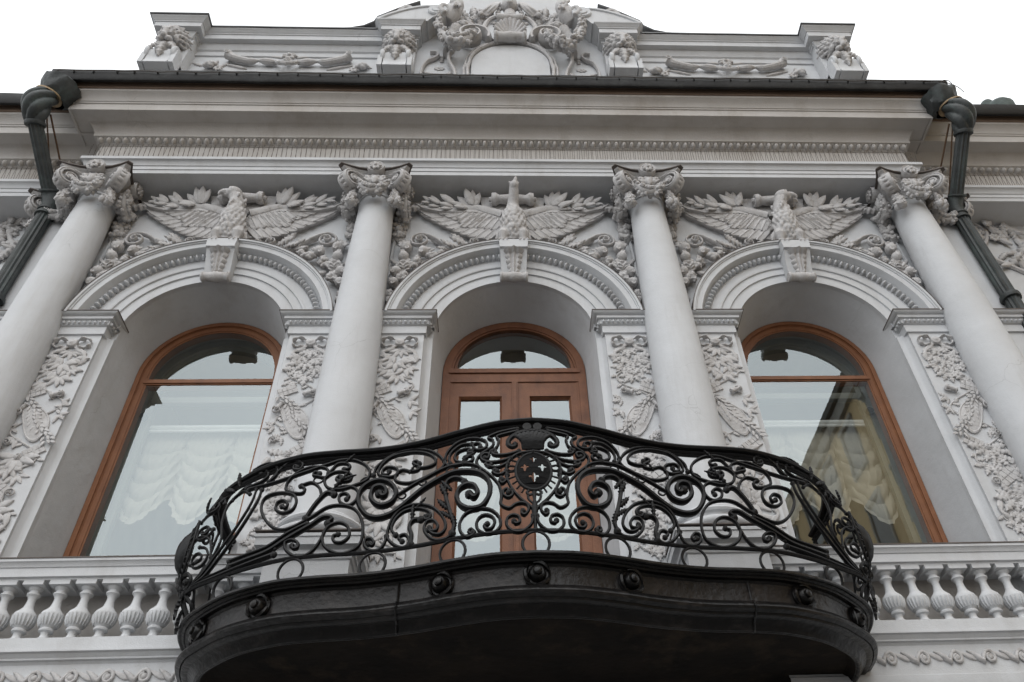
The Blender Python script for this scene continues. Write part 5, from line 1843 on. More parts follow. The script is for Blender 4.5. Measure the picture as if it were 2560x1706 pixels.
    for (x_, z_, rot_, L_, me_) in ((.62, 13.62, 20, .42, ACAN), (.52, 13.72, -10, .40, ACAN), (.74, 13.80, 40, .45, ACAN), (.58, 14.02, 10, .42, ACAN), (.70, 14.10, 55, .40, ACAN), (.44, 13.98, -35, .3, ACAN), (1.28, 13.86, 70, .4, ACAN), (1.40, 13.80, 95, .34, ACAN), (.66, 13.45, 75, .3, ACAN), (.80, 13.56, 110, .28, LEAF), (1.2, 14.0, 30, .4, LEAF), (.90, 13.30, 150, .25, ACAN), (.42, 13.45, -60, .22, LEAF)):
        put('acanthus_leaf', me_, s * x_, .52, Z(z_), CENT, -s * rot_, (L_ * .9, L_, L_ * .7), tilt=random.uniform(4, 16))
    for (x_, z_, r_) in ((.60, 13.30, .07), (.50, 13.36, .055), (.98, 13.42, .06), (.64, 13.90, .06), (.52, 14.18, .07)):
        put('blossom', FLOWER, s * x_, .60, Z(z_), CENT, 0, r_)
    # hanging curl and drops on the shield
    put('curl', SCROLL, s * .20, .64, Z(13.84), CENT, 0, (.085, .085, .2), mir=-s)
    put('berries', BERRIES, s * .27, .60, Z(13.70), CENT, 0, .055)
    put('berries', BERRIES, s * .25, .60, Z(13.60), CENT, 0, .035)
    # veil falling from the head
    b = MB()
    for k in range(5):
        b.tube(spline([(s * (.17 + .02 * k), -.66, Z(14.4)), (s * (.20 + .03 * k), -.72, Z(14.18)), (s * (.26 + .045 * k), -.70 - .02 * (k % 2), Z(14.02)), (s * (.40 + .035 * k), -.64, Z(13.90 + .02 * k))], 4), .024, 6)
    b.ell((s * .50, -.66, Z(13.93)), (.06, .05, .05), 8, 6)
    obj('veil', fuse(b, .011, 0, 'veil'), 'relief', CENT)
b = MB()
b.lathe([(0, -.22), (.075, -.215), (.085, -.17), (.07, -.10), (.07, .10), (.085, .17), (.075, .215), (0, .22)], 14, T(0, -.66, Z(13.80)) @ Matrix.Rotation(PI / 2, 4, 'Y'))
obj('shield_roll', b, 'relief', CENT)
put('drop', BERRIES, 0, .62, Z(13.62), CENT, 90, .05)
put('drop', BERRIES, 0, .62, Z(13.54), CENT, 90, .035)
b = MB()
b.tube([(0, -.60, Z(13.86)), (0, -.64, Z(14.05))], [.13, .10], 12)
b.ell((0, -.68, Z(14.24)), (.145, .15, .19), 14, 10)
b.ell((0, -.80, Z(14.10)), (.06, .05, .045), 8, 6)
b.tube([(0, -.80, Z(14.30)), (0, -.86, Z(14.22)), (0, -.84, Z(14.19))], [.02, .03, .02], 6)
b.tube([(-.05, -.815, Z(14.155)), (0, -.83, Z(14.15)), (.05, -.815, Z(14.155))], .014, 6)
for s in (-1, 1):
    b.tube([(s * .04, -.80, Z(14.30)), (s * .10, -.78, Z(14.31))], .018, 6)
    for k in range(7):
        b.ell((s * (.15 + .012 * k), -.62 - .02 * (k % 2), Z(14.36 - .065 * k)), .045, 7, 5)
obj('mask_head', fuse(b, .012, 1, 'mask_head'), 'relief', CENT)
# ---------------------------------------------------------------- balcony
BAL = thing('balcony', 'black cast-iron balcony with serpentine scrollwork railing and moulded slab under the central door', 'balcony', (0.09, -1.0, Z(2.6)))
BXC = 0.09
LX = (0, .3, .6, .94, 1.27, 1.6, 1.92, 2.28, 2.55, 2.72, 2.82, 2.86, 2.86)
LY = (5.21, 5.235, 5.31, 5.42, 5.49, 5.52, 5.58, 5.75, 5.98, 6.19, 6.45, 6.75, 7.02)
HALF = spline([(x, y - 7.0, 0) for x, y in zip(LX, LY)], 8)
PLAN = [Vector((-p.x, p.y, 0)) for p in HALF[::-1]] + HALF[1:]      # from left wall round to right wall
def plan_off(d):
    """plan curve moved outward by d"""
    out = []
    n = len(PLAN)
    for i, p in enumerate(PLAN):
        t = PLAN[min(i + 1, n - 1)] - PLAN[max(i - 1, 0)]
        nn = Vector((t.y, -t.x, 0)).normalized()
        if i in (0, n - 1):
            nn = Vector((-1 if i == 0 else 1, 0, 0))
        out.append(p + nn * d)
    return out
def along(L, P):
    """point and outward normal at signed arc length L from the centre of P"""
    c = len(P) // 2
    st = 1 if L >= 0 else -1
    rem = abs(L)
    i = c
    while 0 <= i + st < len(P):
        seg = (P[i + st] - P[i]).length
        if rem <= seg:
            q = P[i].lerp(P[i + st], rem / seg)
            t = (P[i + st] - P[i]) * st
            return q, Vector((t.y, -t.x, 0)).normalized()
        rem -= seg
        i += st
    t = (P[i] - P[i - st]) * st
    return P[i], Vector((t.y, -t.x, 0)).normalized()
def slab_sweep(prof, name, m, par=BAL, close=None):
    b = MB()
    rows = []
    for d, z in prof:
        rows.append([(BXC + p.x, p.y, Z(z)) for p in plan_off(d)])
    b.grid(rows)
    if close is not None:
        for r in close:
            row = rows[r]
            n = len(row)
            h = n // 2
            b.grid([[row[i] for i in range(h + 1)], [row[n - 1 - i] for i in range(h + 1)]])
    return obj(name, b, m, par)
SLAB = slab_sweep([(-.14, 3.0), (-.012, 3.0), (0, 2.992), (.0, 2.975), (-.012, 2.968), (-.03, 2.972), (-.038, 2.962), (-.05, 2.958), (-.06, 2.962), (-.068, 2.948), (-.095, 2.942), (-.10, 2.948), (-.112, 2.93)], 'floor_slab', 'iron_slab', close=(0,))
FR = slab_sweep([(-.115, 2.93), (-.12, 2.922), (-.12, 2.792), (-.108, 2.785)], 'slab_frieze', 'slab_band')
LOW = slab_sweep([(-.108, 2.785), (-.08, 2.772), (-.06, 2.745), (-.05, 2.735), (-.045, 2.72), (-.052, 2.702), (-.085, 2.688), (-.092, 2.694), (-.10, 2.676), (-.118, 2.668), (-.15, 2.668), (-.175, 2.650), (-.195, 2.622), (-.205, 2.604), (-.222, 2.596), (-.236, 2.600), (-.245, 2.612), (-.25, 2.612)], 'lower_moulding', 'iron_slab')
slab_sweep([(-.25, 2.612), (-.27, 2.66), (-.30, 2.68)], 'soffit', 'slab_soffit', close=(2,))
# casting seams
for L0 in (-1.02, 1.62):
    rows = []
    for d, z in [(-.112, 2.94), (-.116, 2.79), (-.076, 2.775), (-.045, 2.735), (-.04, 2.715), (-.085, 2.682), (-.115, 2.662), (-.17, 2.645), (-.20, 2.60), (-.235, 2.594)]:
        P_ = plan_off(d + .004)
        a_, _n = along(L0 - .008, P_)
        b_, _n = along(L0 + .008, P_)
        rows.append([(BXC + a_.x, a_.y, Z(z)), (BXC + (a_.x + b_.x) / 2, (a_.y + b_.y) / 2 - .006, Z(z)), (BXC + b_.x, b_.y, Z(z))])
    bb = MB()
    bb.grid(rows)
    obj('casting_seam', bb, 'iron_slab', LOW)
# bosses along the frieze
ROS = MB()
ROS.lathe([(.096, 0), (.098, .014), (.088, .022), (.078, .012), (.066, .012), (.060, .03), (.052, .052), (.040, .060), (.030, .058), (.028, .074), (.018, .080), (0, .082)], 24)
for i in range(3):
    a0 = R(120 * i + 20)
    pts = [(.086 * math.cos(a0 + R(11 * k)), .086 * math.sin(a0 + R(11 * k)), .022 + .006 * math.sin(k * PI / 8)) for k in range(9)]
    ROS.tube(pts, [.008, .013, .016, .017, .017, .017, .016, .013, .008], 6)
ROSM = ROS.mesh('boss', 40)
PF = plan_off(-.119)
for L in (-2.72, -2.06, -.69, 0.0, .69, 2.06, 2.72):
    q, nn = along(L, PF)
    M = T(BXC + q.x, q.y, Z(2.862)) @ nn.to_track_quat('Z', 'Y').to_matrix().to_4x4() @ Matrix.Diagonal((1, 1, 1.1, 1))
    obj('boss', ROSM, 'iron_slab', FR, M)
# ---- railing surface: u = distance across the front from the centre, h above the slab
PR = plan_off(-.09)
BUL = 0.20
def arclen_of_x(x):
    s = 0
    c = len(PR) // 2
    for i in range(c, len(PR) - 1):
        if PR[i + 1].x >= abs(x) or PR[i + 1].x < PR[i].x + 1e-6:
            k = (abs(x) - PR[i].x) / max(1e-6, PR[i + 1].x - PR[i].x)
            return s + (PR[i + 1] - PR[i]).length * min(1, max(0, k))
        s += (PR[i + 1] - PR[i]).length
    return s
SMAX = sum((PR[i + 1] - PR[i]).length for i in range(len(PR) // 2, len(PR) - 1))
def surf(s, h, off=0.0):
    q, nn = along(s, PR)
    b = BUL * math.exp(-((abs(s) - 2.95) / .42) ** 2) * math.sin(PI * min(1, max(0, h / 1.16))) ** .8
    p = q + nn * (b + off)
    return Vector((BXC + p.x, p.y, Z(3.0) + h))
HX = [(0, 1.215), (.25, 1.205), (.5, 1.18), (.8, 1.155), (1.1, 1.14), (1.5, 1.135), (2.2, 1.14), (4, 1.14)]
def hrail(s):
    return interp([a for a, _ in HX], [b for _, b in HX], abs(s))
RAIL = None
def srow(f, n=150, s0=None, s1=None):
    s0 = -SMAX if s0 is None else s0
    s1 = SMAX if s1 is None else s1
    return [f(s0 + (s1 - s0) * i / n) for i in range(n + 1)]
b = MB()
b.tube(srow(lambda s: surf(s, hrail(s) + .0)), .034, 10, flat=(.8, 1.25), up=(0, 0, 1))
RAIL = obj('handrail', b, 'iron', BAL)
for hh, r_ in ((-.048, .014), (-.075, .011)):
    b = MB()
    b.tube(srow(lambda s: surf(s, hrail(s) + hh)), r_, 6, flat=(1, 1.6), up=(0, 0, 1))
    obj('under_rail', b, 'iron', RAIL)
b = MB()
b.tube(srow(lambda s: surf(s, .205)), .017, 6, up=(0, 0, 1))
BR = obj('bottom_rail', b, 'iron', BAL)
for k in range(-4, 5):
    s = .617 * k
    b = MB()
    b.tube([surf(s + .098 * math.cos(2 * PI * i / 22), .098 + .098 * math.sin(2 * PI * i / 22)) for i in range(22)], .0115, 6, closed=True)
    obj('ring', b, 'iron', BR)
IRON = {"big":[[-.371,.567],[-.335,.532],[-.307,.574],[-.336,.636],[-.393,.657],[-.449,.629],[-.467,.565],[-.437,.485],[-.364,.436],[-.278,.441],[-.224,.521],[-.212,.614],[-.241,.693],[-.306,.752],[-.405,.785],[-.511,.791],[-.625,.754],[-.738,.698],[-.832,.624],[-.902,.564],[-.979,.513],[-1.067,.493],[-1.151,.515],[-1.216,.586],[-1.252,.677],[-1.237,.763],[-1.176,.822],[-1.101,.84],[-1.023,.813],[-.967,.75],[-.953,.679],[-.989,.618],[-1.061,.6],[-1.123,.638],[-1.154,.701],[-1.14,.767],[-1.087,.783],[-1.042,.752],[-1.034,.702],[-1.061,.686],[-1.089,.715]],"mid":[[[-.96,.671],[-.897,.706],[-.809,.759],[-.695,.81],[-.588,.85],[-.506,.864],[-.415,.857],[-.34,.832],[-.29,.794],[-.294,.76],[-.326,.76],[-.347,.794]],[[-1.154,.899],[-1.132,.977],[-1.053,1.047],[-.953,1.093],[-.832,1.095],[-.726,1.068],[-.638,1.004],[-.583,.92],[-.597,.862],[-.662,.827],[-.744,.798],[-.827,.778],[-.903,.786],[-.965,.818],[-.972,.86],[-.954,.897],[-.913,.913],[-.851,.888],[-.792,.889],[-.781,.917],[-.822,.947],[-.836,.971],[-.807,.979],[-.784,.953]],[[-1.088,.878],[-1.117,.913],[-1.098,.982],[-1.027,1.053],[-.926,1.077],[-.813,1.069],[-.716,1.029],[-.657,.968],[-.659,.917],[-.717,.901],[-.785,.907]],[[-1.088,.878],[-1.01,.861],[-.961,.878],[-.956,.917],[-.993,.949],[-1.053,.959],[-1.084,.928],[-1.073,.896],[-1.038,.89],[-1.028,.919]],[[-.579,.929],[-.561,.997],[-.496,1.068],[-.404,1.096],[-.319,1.084],[-.252,1.045],[-.243,.993],[-.276,.969],[-.326,.976],[-.352,1.018],[-.327,1.039],[-.293,1.022],[-.293,.996]],[[-.579,.929],[-.548,.872],[-.481,.859],[-.407,.865],[-.357,.876],[-.35,.91],[-.383,.931],[-.424,.919],[-.415,.887]],[[-.355,.977],[-.359,.952],[-.392,.964],[-.376,.992],[-.418,1.0],[-.476,.981],[-.496,.943],[-.482,.9],[-.423,.868]],[[-.36,1.04],[-.445,1.047],[-.519,.999],[-.542,.942],[-.532,.889]],[[.001,1.142],[-.084,1.127],[-.168,1.107],[-.231,1.075],[-.193,1.041],[-.201,.979],[-.284,.924],[-.32,.869],[-.299,.805],[-.249,.752],[-.192,.689],[-.144,.609],[-.125,.514],[-.129,.44],[-.071,.4],[-.02,.432],[.027,.441],[.066,.424],[.077,.379],[.048,.338],[.025,.35],[.034,.373]],[[.0,1.116],[-.075,1.1],[-.16,1.075],[-.147,1.037],[-.16,.976],[-.201,.938]],[[.121,.909],[.013,.894],[-.062,.837],[-.087,.76],[-.08,.662],[-.041,.564],[.02,.478],[.082,.416],[.119,.372]],[[.013,.919],[-.053,.897],[-.119,.89],[-.185,.902],[-.201,.938],[-.176,.947],[-.172,.921]],[[-.053,.857],[-.119,.836],[-.201,.832],[-.266,.857],[-.287,.894],[-.259,.922],[-.222,.909],[-.234,.875],[-.254,.886]],[[-.079,.808],[-.152,.779],[-.217,.794],[-.25,.821],[-.225,.834],[-.201,.812],[-.221,.799]],[[-.087,.74],[-.12,.713],[-.16,.711],[-.192,.738],[-.176,.761],[-.16,.745]],[[-.08,.701],[-.088,.653],[-.12,.626],[-.14,.657],[-.128,.68],[-.116,.66]],[[-.049,.56],[-.042,.517],[-.074,.496],[-.109,.522],[-.109,.559],[-.081,.571],[-.073,.543]],[[.11,.327],[.092,.255],[.029,.2],[-.039,.202],[-.084,.249],[-.084,.31],[-.045,.339],[.001,.323],[.008,.278],[-.023,.266],[-.034,.289]],[[-.333,.234],[-.352,.22],[-.368,.244],[-.345,.258],[-.329,.216],[-.382,.199],[-.43,.259],[-.433,.339],[-.387,.403],[-.294,.424],[-.207,.4],[-.145,.333],[-.134,.261],[-.169,.211],[-.237,.202],[-.291,.236],[-.311,.292],[-.292,.343],[-.246,.362],[-.192,.336],[-.176,.29],[-.199,.243],[-.238,.242],[-.253,.273],[-.23,.285]],[[-.492,.252],[-.537,.216],[-.615,.221],[-.681,.278],[-.708,.346],[-.687,.396],[-.64,.395],[-.606,.351],[-.611,.308],[-.651,.307],[-.668,.338]],[[-.811,.222],[-.865,.207],[-.932,.243],[-.986,.313],[-.985,.394],[-.96,.473],[-.908,.537],[-.828,.566],[-.746,.557],[-.662,.519],[-.594,.449],[-.551,.369],[-.545,.305],[-.578,.266],[-.633,.277],[-.675,.321]],[[-.923,.325],[-.954,.362],[-.961,.399],[-.935,.468],[-.874,.52],[-.793,.53],[-.718,.508],[-.667,.465],[-.673,.42],[-.705,.418],[-.711,.447],[-.686,.446]],[[-.869,.261],[-.896,.288],[-.882,.312],[-.85,.314],[-.823,.282],[-.811,.227]],[[-.994,.323],[-1.005,.263],[-1.04,.215],[-1.103,.215],[-1.151,.257],[-1.153,.31],[-1.114,.318],[-1.086,.283],[-1.099,.258],[-1.121,.275]],[[-1.368,.375],[-1.405,.355],[-1.383,.308],[-1.327,.304],[-1.282,.355],[-1.304,.438],[-1.373,.475],[-1.45,.449],[-1.487,.369],[-1.458,.278],[-1.37,.215],[-1.276,.213],[-1.196,.272],[-1.181,.386],[-1.206,.5],[-1.274,.594],[-1.377,.631],[-1.49,.62],[-1.601,.543],[-1.73,.477],[-1.828,.471],[-1.922,.53],[-2.008,.642],[-2.049,.752],[-2.028,.824],[-1.948,.837],[-1.848,.813],[-1.772,.768],[-1.747,.696],[-1.774,.633],[-1.848,.628],[-1.913,.68],[-1.911,.738],[-1.861,.746],[-1.82,.706],[-1.831,.669],[-1.864,.693]],[[-1.626,.491],[-1.771,.427],[-1.919,.347],[-2.088,.324],[-2.21,.314]],[[-1.454,.477],[-1.487,.369],[-1.521,.283],[-1.582,.217],[-1.669,.213],[-1.753,.281],[-1.772,.346],[-1.727,.362],[-1.673,.333],[-1.665,.288],[-1.697,.283],[-1.714,.312]],[[-1.735,.852],[-1.695,.816],[-1.715,.779],[-1.795,.801],[-1.859,.849],[-1.858,.92],[-1.8,.983],[-1.702,1.02],[-1.597,1.015],[-1.532,.979],[-1.539,.908],[-1.601,.923],[-1.646,.94],[-1.633,.969],[-1.597,.953]],[[-1.727,.856],[-1.644,.869],[-1.576,.811],[-1.547,.73]],[[-1.412,.898],[-1.43,.91],[-1.451,.881],[-1.406,.853],[-1.34,.863],[-1.333,.913],[-1.401,.948],[-1.485,.945],[-1.545,.888],[-1.508,.806],[-1.413,.779],[-1.3,.81],[-1.204,.857],[-1.187,.935],[-1.229,1.003],[-1.321,1.056],[-1.433,1.065],[-1.548,1.032],[-1.697,.988],[-1.866,.961],[-2.027,.955],[-2.199,.972]],[[-1.4,.974],[-1.362,.976],[-1.357,1.007],[-1.403,1.031],[-1.462,1.025],[-1.498,.976],[-1.52,.947]],[[-1.462,.773],[-1.383,.806],[-1.298,.79],[-1.258,.737],[-1.274,.661],[-1.327,.627],[-1.389,.66],[-1.405,.719],[-1.366,.741],[-1.326,.713],[-1.343,.686]],[[-2.124,1.102],[-2.157,1.124],[-2.133,1.142],[-2.078,1.107],[-2.056,1.047],[-2.113,1.004],[-2.225,1.001]],[[-2.219,1.188],[-2.144,1.194],[-2.043,1.169],[-1.981,1.094],[-1.978,1.03],[-2.032,.977]],[[-2.032,.977],[-1.964,1.057],[-1.892,1.111],[-1.814,1.115],[-1.754,1.069],[-1.772,1.02],[-1.827,1.038],[-1.824,1.069],[-1.795,1.054]]],"thick2":[[[-1.462,.477],[-1.434,.512],[-1.462,.533],[-1.518,.528],[-1.598,.469],[-1.702,.409],[-1.784,.365],[-1.91,.301],[-2.077,.277],[-2.198,.266]],[[-.41,.689],[-.444,.724],[-.501,.74],[-.55,.715],[-.563,.649],[-.547,.561],[-.524,.473],[-.497,.386],[-.479,.32],[-.492,.252]],[[-1.642,.539],[-1.612,.611],[-1.566,.693],[-1.509,.757],[-1.449,.737]],[[-.803,.225],[-.801,.304],[-.823,.38],[-.794,.428],[-.737,.425]]],"rings":[[[-.902,.668],.03],[[-.744,.76],.028],[[-.525,.823],.036],[[-1.185,.834],.07],[[-.387,1.101],.02],[[-.047,.76],.03],[[-1.596,.892],.04]],"leaf":[[-.587,.635],[-.574,.519],[-.546,.44],[-.512,.362]]}
def dedup(pts):
    out = [pts[0]]
    for p in pts[1:]:
        if (p - out[-1]).length > 1e-4:
            out.append(p)
    return out
def bar(pts, r, sgn, name='scroll_bar', taper=True, parent=RAIL, eye=True):
    """pts are (x, h) traced from the left half; centred, smoothed and laid on the railing surface"""
    P = spline([(x - .123, h, 0) for x, h in pts], 5)
    P = dedup(P)
    S = []
    for p in P:
        s = arclen_of_x(p.x) * (1 if p.x >= 0 else -1) * sgn
        S.append(surf(s, p.y))
    n = len(S)
    rr = [r] * n
    b = MB()
    b.tube(S, rr, 6, flat=(1.55, .9), up=(0, -1, 0.2))
    if eye:
        for e in (0, -1):
            b.ell(S[e], (r * 1.7, r * 1.7, r * 1.7), 7, 5)
    return obj(name, b, 'iron', parent)
for sgn in (1, -1):
    bar(IRON['big'], .0225, sgn, 'large_scroll')
    for p in IRON['mid']:
        bar(p, .0138, sgn)
    for p in IRON['thick2']:
        bar(p, .0185, sgn, 'stem')
    for (c, r_) in IRON['rings']:
        s = -arclen_of_x(c[0] - .123) * sgn
        b = MB()
        b.tube([surf(s + r_ * math.cos(2 * PI * i / 14), c[1] + r_ * .8 * math.sin(2 * PI * i / 14)) for i in range(14)], .008, 5, closed=True)
        obj('small_ring', b, 'iron', RAIL)
    # leaves along the stems
    def iron_leaf(x, h, rot, L, wd=.7, me=None):
        s = -arclen_of_x(x - .123) * sgn
        q, nn = along(s, PR)
        pos = surf(s, h, .012)
        F = nn.to_track_quat('Z', 'Y').to_matrix().to_4x4()
        yaw = math.atan2(nn.x, -nn.y)
        M = T(*pos) @ Matrix.Rotation(yaw, 4, 'Z') @ FACE @ Matrix.Rotation(R(rot * sgn), 4, 'Z') @ Matrix.Diagonal((L * wd * sgn, L, L * .7, 1))
        obj('iron_leaf', me or ACAN, 'iron', RAIL, M)
    for (c, rot, L) in zip(IRON['leaf'], (25, 40, 50, 20), (.16, .15, .13, .15)):
        iron_leaf(c[0] + .05, c[1] - .06, rot, L)
    for (x, h, rot, L) in ((-.50, .62, 40, .16), (-.44, .88, -60, .15), (-1.46, .78, -35, .2), (-1.42, .86, -70, .14), (-.80, .42, 0, .16), (-.78, .52, -40, .12), (-1.40, 1.02, -40, .14), (-.86, .86, -30, .1)):
        iron_leaf(x, h, rot, L, .55)
    for (x, h, rot, L) in ((-2.33, 1.02, 60, .22), (-2.36, .98, 100, .2), (-2.30, 1.06, 20, .18), (-2.40, 1.0, 140, .16)):
        iron_leaf(x, h, rot, L, .5)
    # bowed corner panel: boss in a laddered oval, bars sweeping round it
    s0 = 2.98 * -sgn
    def loc(du, dh, off=0.0):
        return surf(s0 + du * -sgn, .60 + dh, off)
    b = MB()
    rows = []
    for k, of in ((1.0, .0), (.96, .02), (.7, .05), (.35, .068), (.02, .072)):
        rows.append([loc(.105 * k * math.cos(2 * PI * i / 20), .20 * k * math.sin(2 * PI * i / 20), of) for i in range(20)])
    b.grid(rows, cv=True)
    obj('oval_boss', b, 'iron', RAIL)
    for (a_, b_, r_) in ((.115, .215, .012), (.175, .29, .011)):
        b = MB()
        b.tube([loc(a_ * math.cos(2 * PI * i / 30), b_ * math.sin(2 * PI * i / 30), .012) for i in range(30)], r_, 6, closed=True)
        obj('oval_ring', b, 'iron', RAIL)
    for i in range(26):
        a = 2 * PI * i / 26
        b = MB()
        b.tube([loc(.115 * math.cos(a), .215 * math.sin(a), .012), loc(.175 * math.cos(a), .29 * math.sin(a), .012)], .0065, 4)
        obj('rung', b, 'iron', RAIL)
    def cbar(pts, r=.0105, nm='scroll_bar'):
        S = dedup(spline([Vector((x, h, 0)) for x, h in pts], 5))
        q = [surf((x_.x) * -sgn, x_.y) for x_ in S]
        b = MB()
        b.tube(q, r, 6, flat=(1.5, .9), up=(0, -.7, .2))
        for e in (0, -1):
            b.ell(q[e], r * 1.7, 7, 5)
        obj(nm, b, 'iron', RAIL)
    def spir(cx_, ch, r0, turns, a0, dr=1):
        return [(cx_ + r0 * (1 - .82 * t / 14) * math.cos(a0 + dr * 2 * PI * turns * t / 14), ch + r0 * (1 - .82 * t / 14) * math.sin(a0 + dr * 2 * PI * turns * t / 14)) for t in range(15)]
    cbar([(2.02, .265), (2.3, .235), (2.6, .215), (2.9, .21)], .0165, 'stem')
    cbar([(2.02, .315), (2.3, .275), (2.6, .245), (2.9, .22)], .0105)
    cbar([(2.28, .92), (2.30, .80), (2.40, .58), (2.52, .40), (2.66, .26), (2.80, .215)], .013)
    cbar([(2.34, .95), (2.36, .80), (2.46, .58), (2.58, .40), (2.70, .27), (2.84, .215)], .011)
    cbar([(2.40, .92), (2.50, .98), (2.60, .90), (2.60, .72), (2.56, .52), (2.64, .34), (2.76, .25)], .011)
    cbar([(2.44, .97), (2.40, 1.0), (2.44, 1.03), (2.52, 1.0), (2.58, .92)], .009)
    cbar(spir(2.76, .92, .10, 1.5, PI, -1))
    cbar(spir(2.74, .66, .085, 1.5, PI, 1))
    cbar(spir(2.74, .42, .10, 1.5, PI / 2, 1))
    cbar([(2.62, .40), (2.66, .56), (2.78, .62), (2.86, .52), (2.82, .40), (2.75, .40)])
    cbar(spir(3.22, .92, .09, 1.5, 0, 1))
    cbar(spir(3.22, .40, .10, 1.5, PI / 2, -1))
    cbar([(2.98, .90), (2.98, 1.0), (2.90, 1.08), (2.80, 1.06)], .011)
    cbar([(2.98, .90), (3.0, 1.0), (3.10, 1.08), (3.22, 1.06)], .011)
    cbar([(2.98, .30), (2.98, .21), (2.98, .12), (2.98, .0)], .024, 'corner_stem')
    cbar([(2.90, .0), (2.84, .10), (2.90, .20), (2.98, .26), (3.06, .20), (3.12, .10), (3.06, .0)], .014)
    cbar(spir(2.86, .27, .085, 1.3, 0, 1), .016)
    cbar(spir(3.10, .27, .085, 1.3, PI, -1), .016)
    cbar([(3.34, 1.06), (3.36, .8), (3.30, .5), (3.36, .21)], .012)
    for k in range(3):
        c0 = 3.50 + .16 * k
        if c0 < SMAX - .02:
            cbar([(c0, .21), (c0 + .03, .5), (c0 - .03, .8), (c0, 1.08)], .010)
    for (x, h, rot, L) in ((2.98, .12, 180, .2), (2.93, .2, 150, .18), (3.03, .2, 210, .18), (2.98, 1.0, 0, .16)):
        s = x * -sgn
        q, nn = along(s, PR)
        pos = surf(s, h, .02)
        yaw = math.atan2(nn.x, -nn.y)
        obj('iron_leaf', ACAN, 'iron', RAIL, T(*pos) @ Matrix.Rotation(yaw, 4, 'Z') @ FACE @ Matrix.Rotation(R(rot), 4, 'Z') @ Matrix.Diagonal((L * .6, L, L * .7, 1)))
# central cartouche: pierced plate with four lilies
def fleur(cx_, cz_, s):
    half = [(0, 1.0), (.26, .62), (.24, .34), (.46, .48), (.74, .40), (.84, .12), (.70, -.02), (.52, .02), (.36, -.02), (.30, -.14), (.30, -.28), (.20, -.38), (.28, -.60), (0, -.92)]
    return [(cx_ + x * s, cz_ + z * s) for x, z in half] + [(cx_ - x * s, cz_ + z * s) for x, z in half[-2:0:-1]]
import mathutils.geometry as mg
def pierced_plate():
    bm = bmesh.new()
    n = 40
    outer = [(.137 * math.cos(2 * PI * i / n), .165 * math.sin(2 * PI * i / n) * (1 if math.sin(2 * PI * i / n) > 0 else 1.04)) for i in range(n)]
    loops = [outer, fleur(0, .100, .033), fleur(-.068, .022, .040), fleur(.068, .022, .040), fleur(0, -.068, .050)]
    tri = mg.delaunay_2d_cdt([Vector(p) for l in loops for p in l], [], [], 0, 1e-7) if False else None
    vs, base = [], []
    polys = [[Vector((x, z, 0)) for x, z in l] for l in loops]
    faces = mg.tessellate_polygon(polys)
    flat = [p for l in polys for p in l]
    b = MB()
    dome = lambda x, z: .02 * (1 - (x / .14) ** 2 - (z / .175) ** 2)
    front = [(p.x, -dome(p.x, p.y) - .006, p.y) for p in flat]
    back = [(p.x, -dome(p.x, p.y) + .006, p.y) for p in flat]
    b.add(front, [tuple(f) for f in faces])
    b.add(back, [tuple(f) for f in faces])
    o = 0
    for l in polys:
        k = len(l)
        b.add([front[o + i] for i in range(k)] + [back[o + i] for i in range(k)], [(i, (i + 1) % k, k + (i + 1) % k, k + i) for i in range(k)])
        o += k
    return b.mesh('pierced_plate', 40)
cp = surf(0, .725, .0)
PLATE = obj('cartouche_plate', pierced_plate(), 'iron_dull', RAIL, T(cp.x, cp.y - .0, cp.z))
for (a_, b_, r_) in ((.136, .170, .014),):
    b = MB()
    b.tube([(cp.x + a_ * math.cos(2 * PI * i / 36), cp.y, cp.z + b_ * math.sin(2 * PI * i / 36)) for i in range(36)], r_, 8, closed=True)
    obj('cartouche_rim', b, 'iron', RAIL)
for i in range(24):
    a = 2 * PI * i / 24
    if abs(math.sin(a)) > .9 and math.sin(a) < 0:
        continue
    b = MB()
    k = 1.45 if math.sin(a) > -.3 else 1.35
    b.tube([(cp.x + .14 * math.cos(a), cp.y, cp.z + .172 * math.sin(a)), (cp.x + .14 * k * math.cos(a), cp.y, cp.z + .172 * (k - .1) * math.sin(a) - .01)], .008, 5)
    obj('rung', b, 'iron', RAIL)
b = MB()
for i in range(9):
    t = -1 + 2 * i / 8
    b.tube(spline([(cp.x + t * .075, cp.y - .005, cp.z + .20), (cp.x + t * .085, cp.y - .03, cp.z + .27), (cp.x + t * .13, cp.y - .035, cp.z + .345 - .03 * t * t), (cp.x + t * .15, cp.y - .015, cp.z + .375 - .05 * t * t)], 3), [.014, .015, .016, .018, .019, .019, .018, .016, .012, .008][:10], 6)
obj('palmette_crest', fuse(b, .007, 0, 'palmette_crest'), 'iron', RAIL)
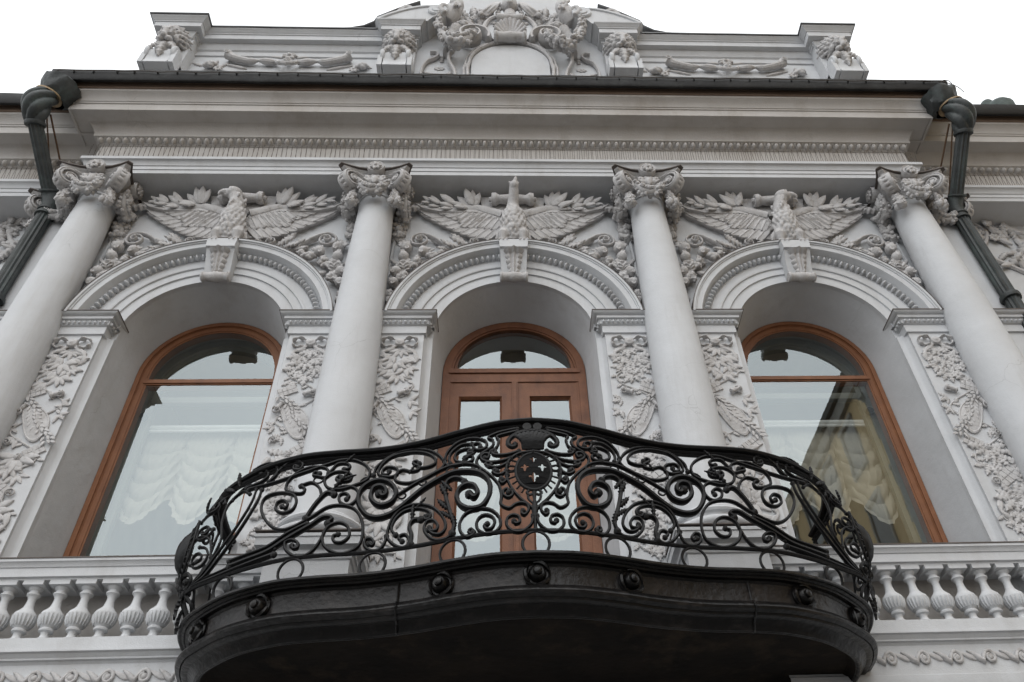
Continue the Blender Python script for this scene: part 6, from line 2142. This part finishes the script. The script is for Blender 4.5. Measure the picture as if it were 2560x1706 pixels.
for s in (-1, 1):
    b = MB()
    pts = spline([(cp.x, cp.y, cp.z + .395), (cp.x + s * .10, cp.y, cp.z + .375), (cp.x + s * .175, cp.y, cp.z + .32), (cp.x + s * .195, cp.y, cp.z + .265), (cp.x + s * .165, cp.y, cp.z + .235), (cp.x + s * .135, cp.y, cp.z + .25), (cp.x + s * .15, cp.y, cp.z + .27)], 4)
    b.tube(pts, .022, 8, flat=(.9, 1), up=(0, -1, 0))
    obj('crest_scroll', b, 'iron', RAIL)
    b = MB()
    b.lathe([(0, -.02), (.036, -.02), (.04, 0), (.036, .02), (0, .02)], 16, T(cp.x + s * .042, cp.y, cp.z + .425) @ Matrix.Rotation(PI / 2, 4, 'X'))
    obj('crest_disc', b, 'iron', RAIL)
b = MB()
b.tube([(cp.x, cp.y, cp.z - .19), (cp.x, cp.y, cp.z - .26), (cp.x, cp.y, cp.z - .33), (cp.x, cp.y, cp.z - .42), (cp.x, cp.y, cp.z - .51)], [.02, .012, .028, .016, .014], 8)
for s in (-1, 1):
    b.tube(spline([(cp.x, cp.y, cp.z - .20), (cp.x + s * .035, cp.y, cp.z - .215), (cp.x + s * .055, cp.y, cp.z - .195), (cp.x + s * .04, cp.y, cp.z - .175)], 4), .012, 6)
    b.tube(spline([(cp.x, cp.y, cp.z - .30), (cp.x + s * .04, cp.y, cp.z - .26), (cp.x + s * .05, cp.y, cp.z - .22)], 4), .010, 6)
obj('cartouche_pendant', b, 'iron', RAIL)
# ---------------------------------------------------------------- the yellow house across the side street (seen only as a reflection)
YB = thing('yellow_house', 'tall yellow house with dark eaves reflected in the right arched window', 'building', (14.8, -24, 0))
b = MB()
b.box(14.8, 24.8, -46, -6, 0, 24.6)
yw = obj('wall', b, 'yellow_wall', YB)
b = MB()
b.box(14.45, 25.1, -46.4, -5.6, 24.6, 24.95)
obj('eaves', b, 'dark_eave', YB)
b = MB()
b.box(14.6, 14.8, -46.2, -5.8, 23.9, 24.5)
obj('cornice', b, 'trim_stone', YB)
for fl in range(6):
    for k in range(13):
        y = -44.5 + 3.0 * k
        z = 2.2 + 3.8 * fl
        b = MB()
        b.box(14.77, 14.9, y, y + 1.25, z, z + 2.2)
        wv = obj('window', b, 'dark_glass', YB)
        b = MB()
        b.box(14.70, 14.8, y - .12, y + 1.37, z - .15, z)
        b.box(14.72, 14.8, y - .12, y, z, z + 2.2)
        b.box(14.72, 14.8, y + 1.25, y + 1.37, z, z + 2.2)
        b.box(14.68, 14.8, y - .15, y + 1.40, z + 2.2, z + 2.4)
        obj('window_surround', b, 'trim_stone', wv)
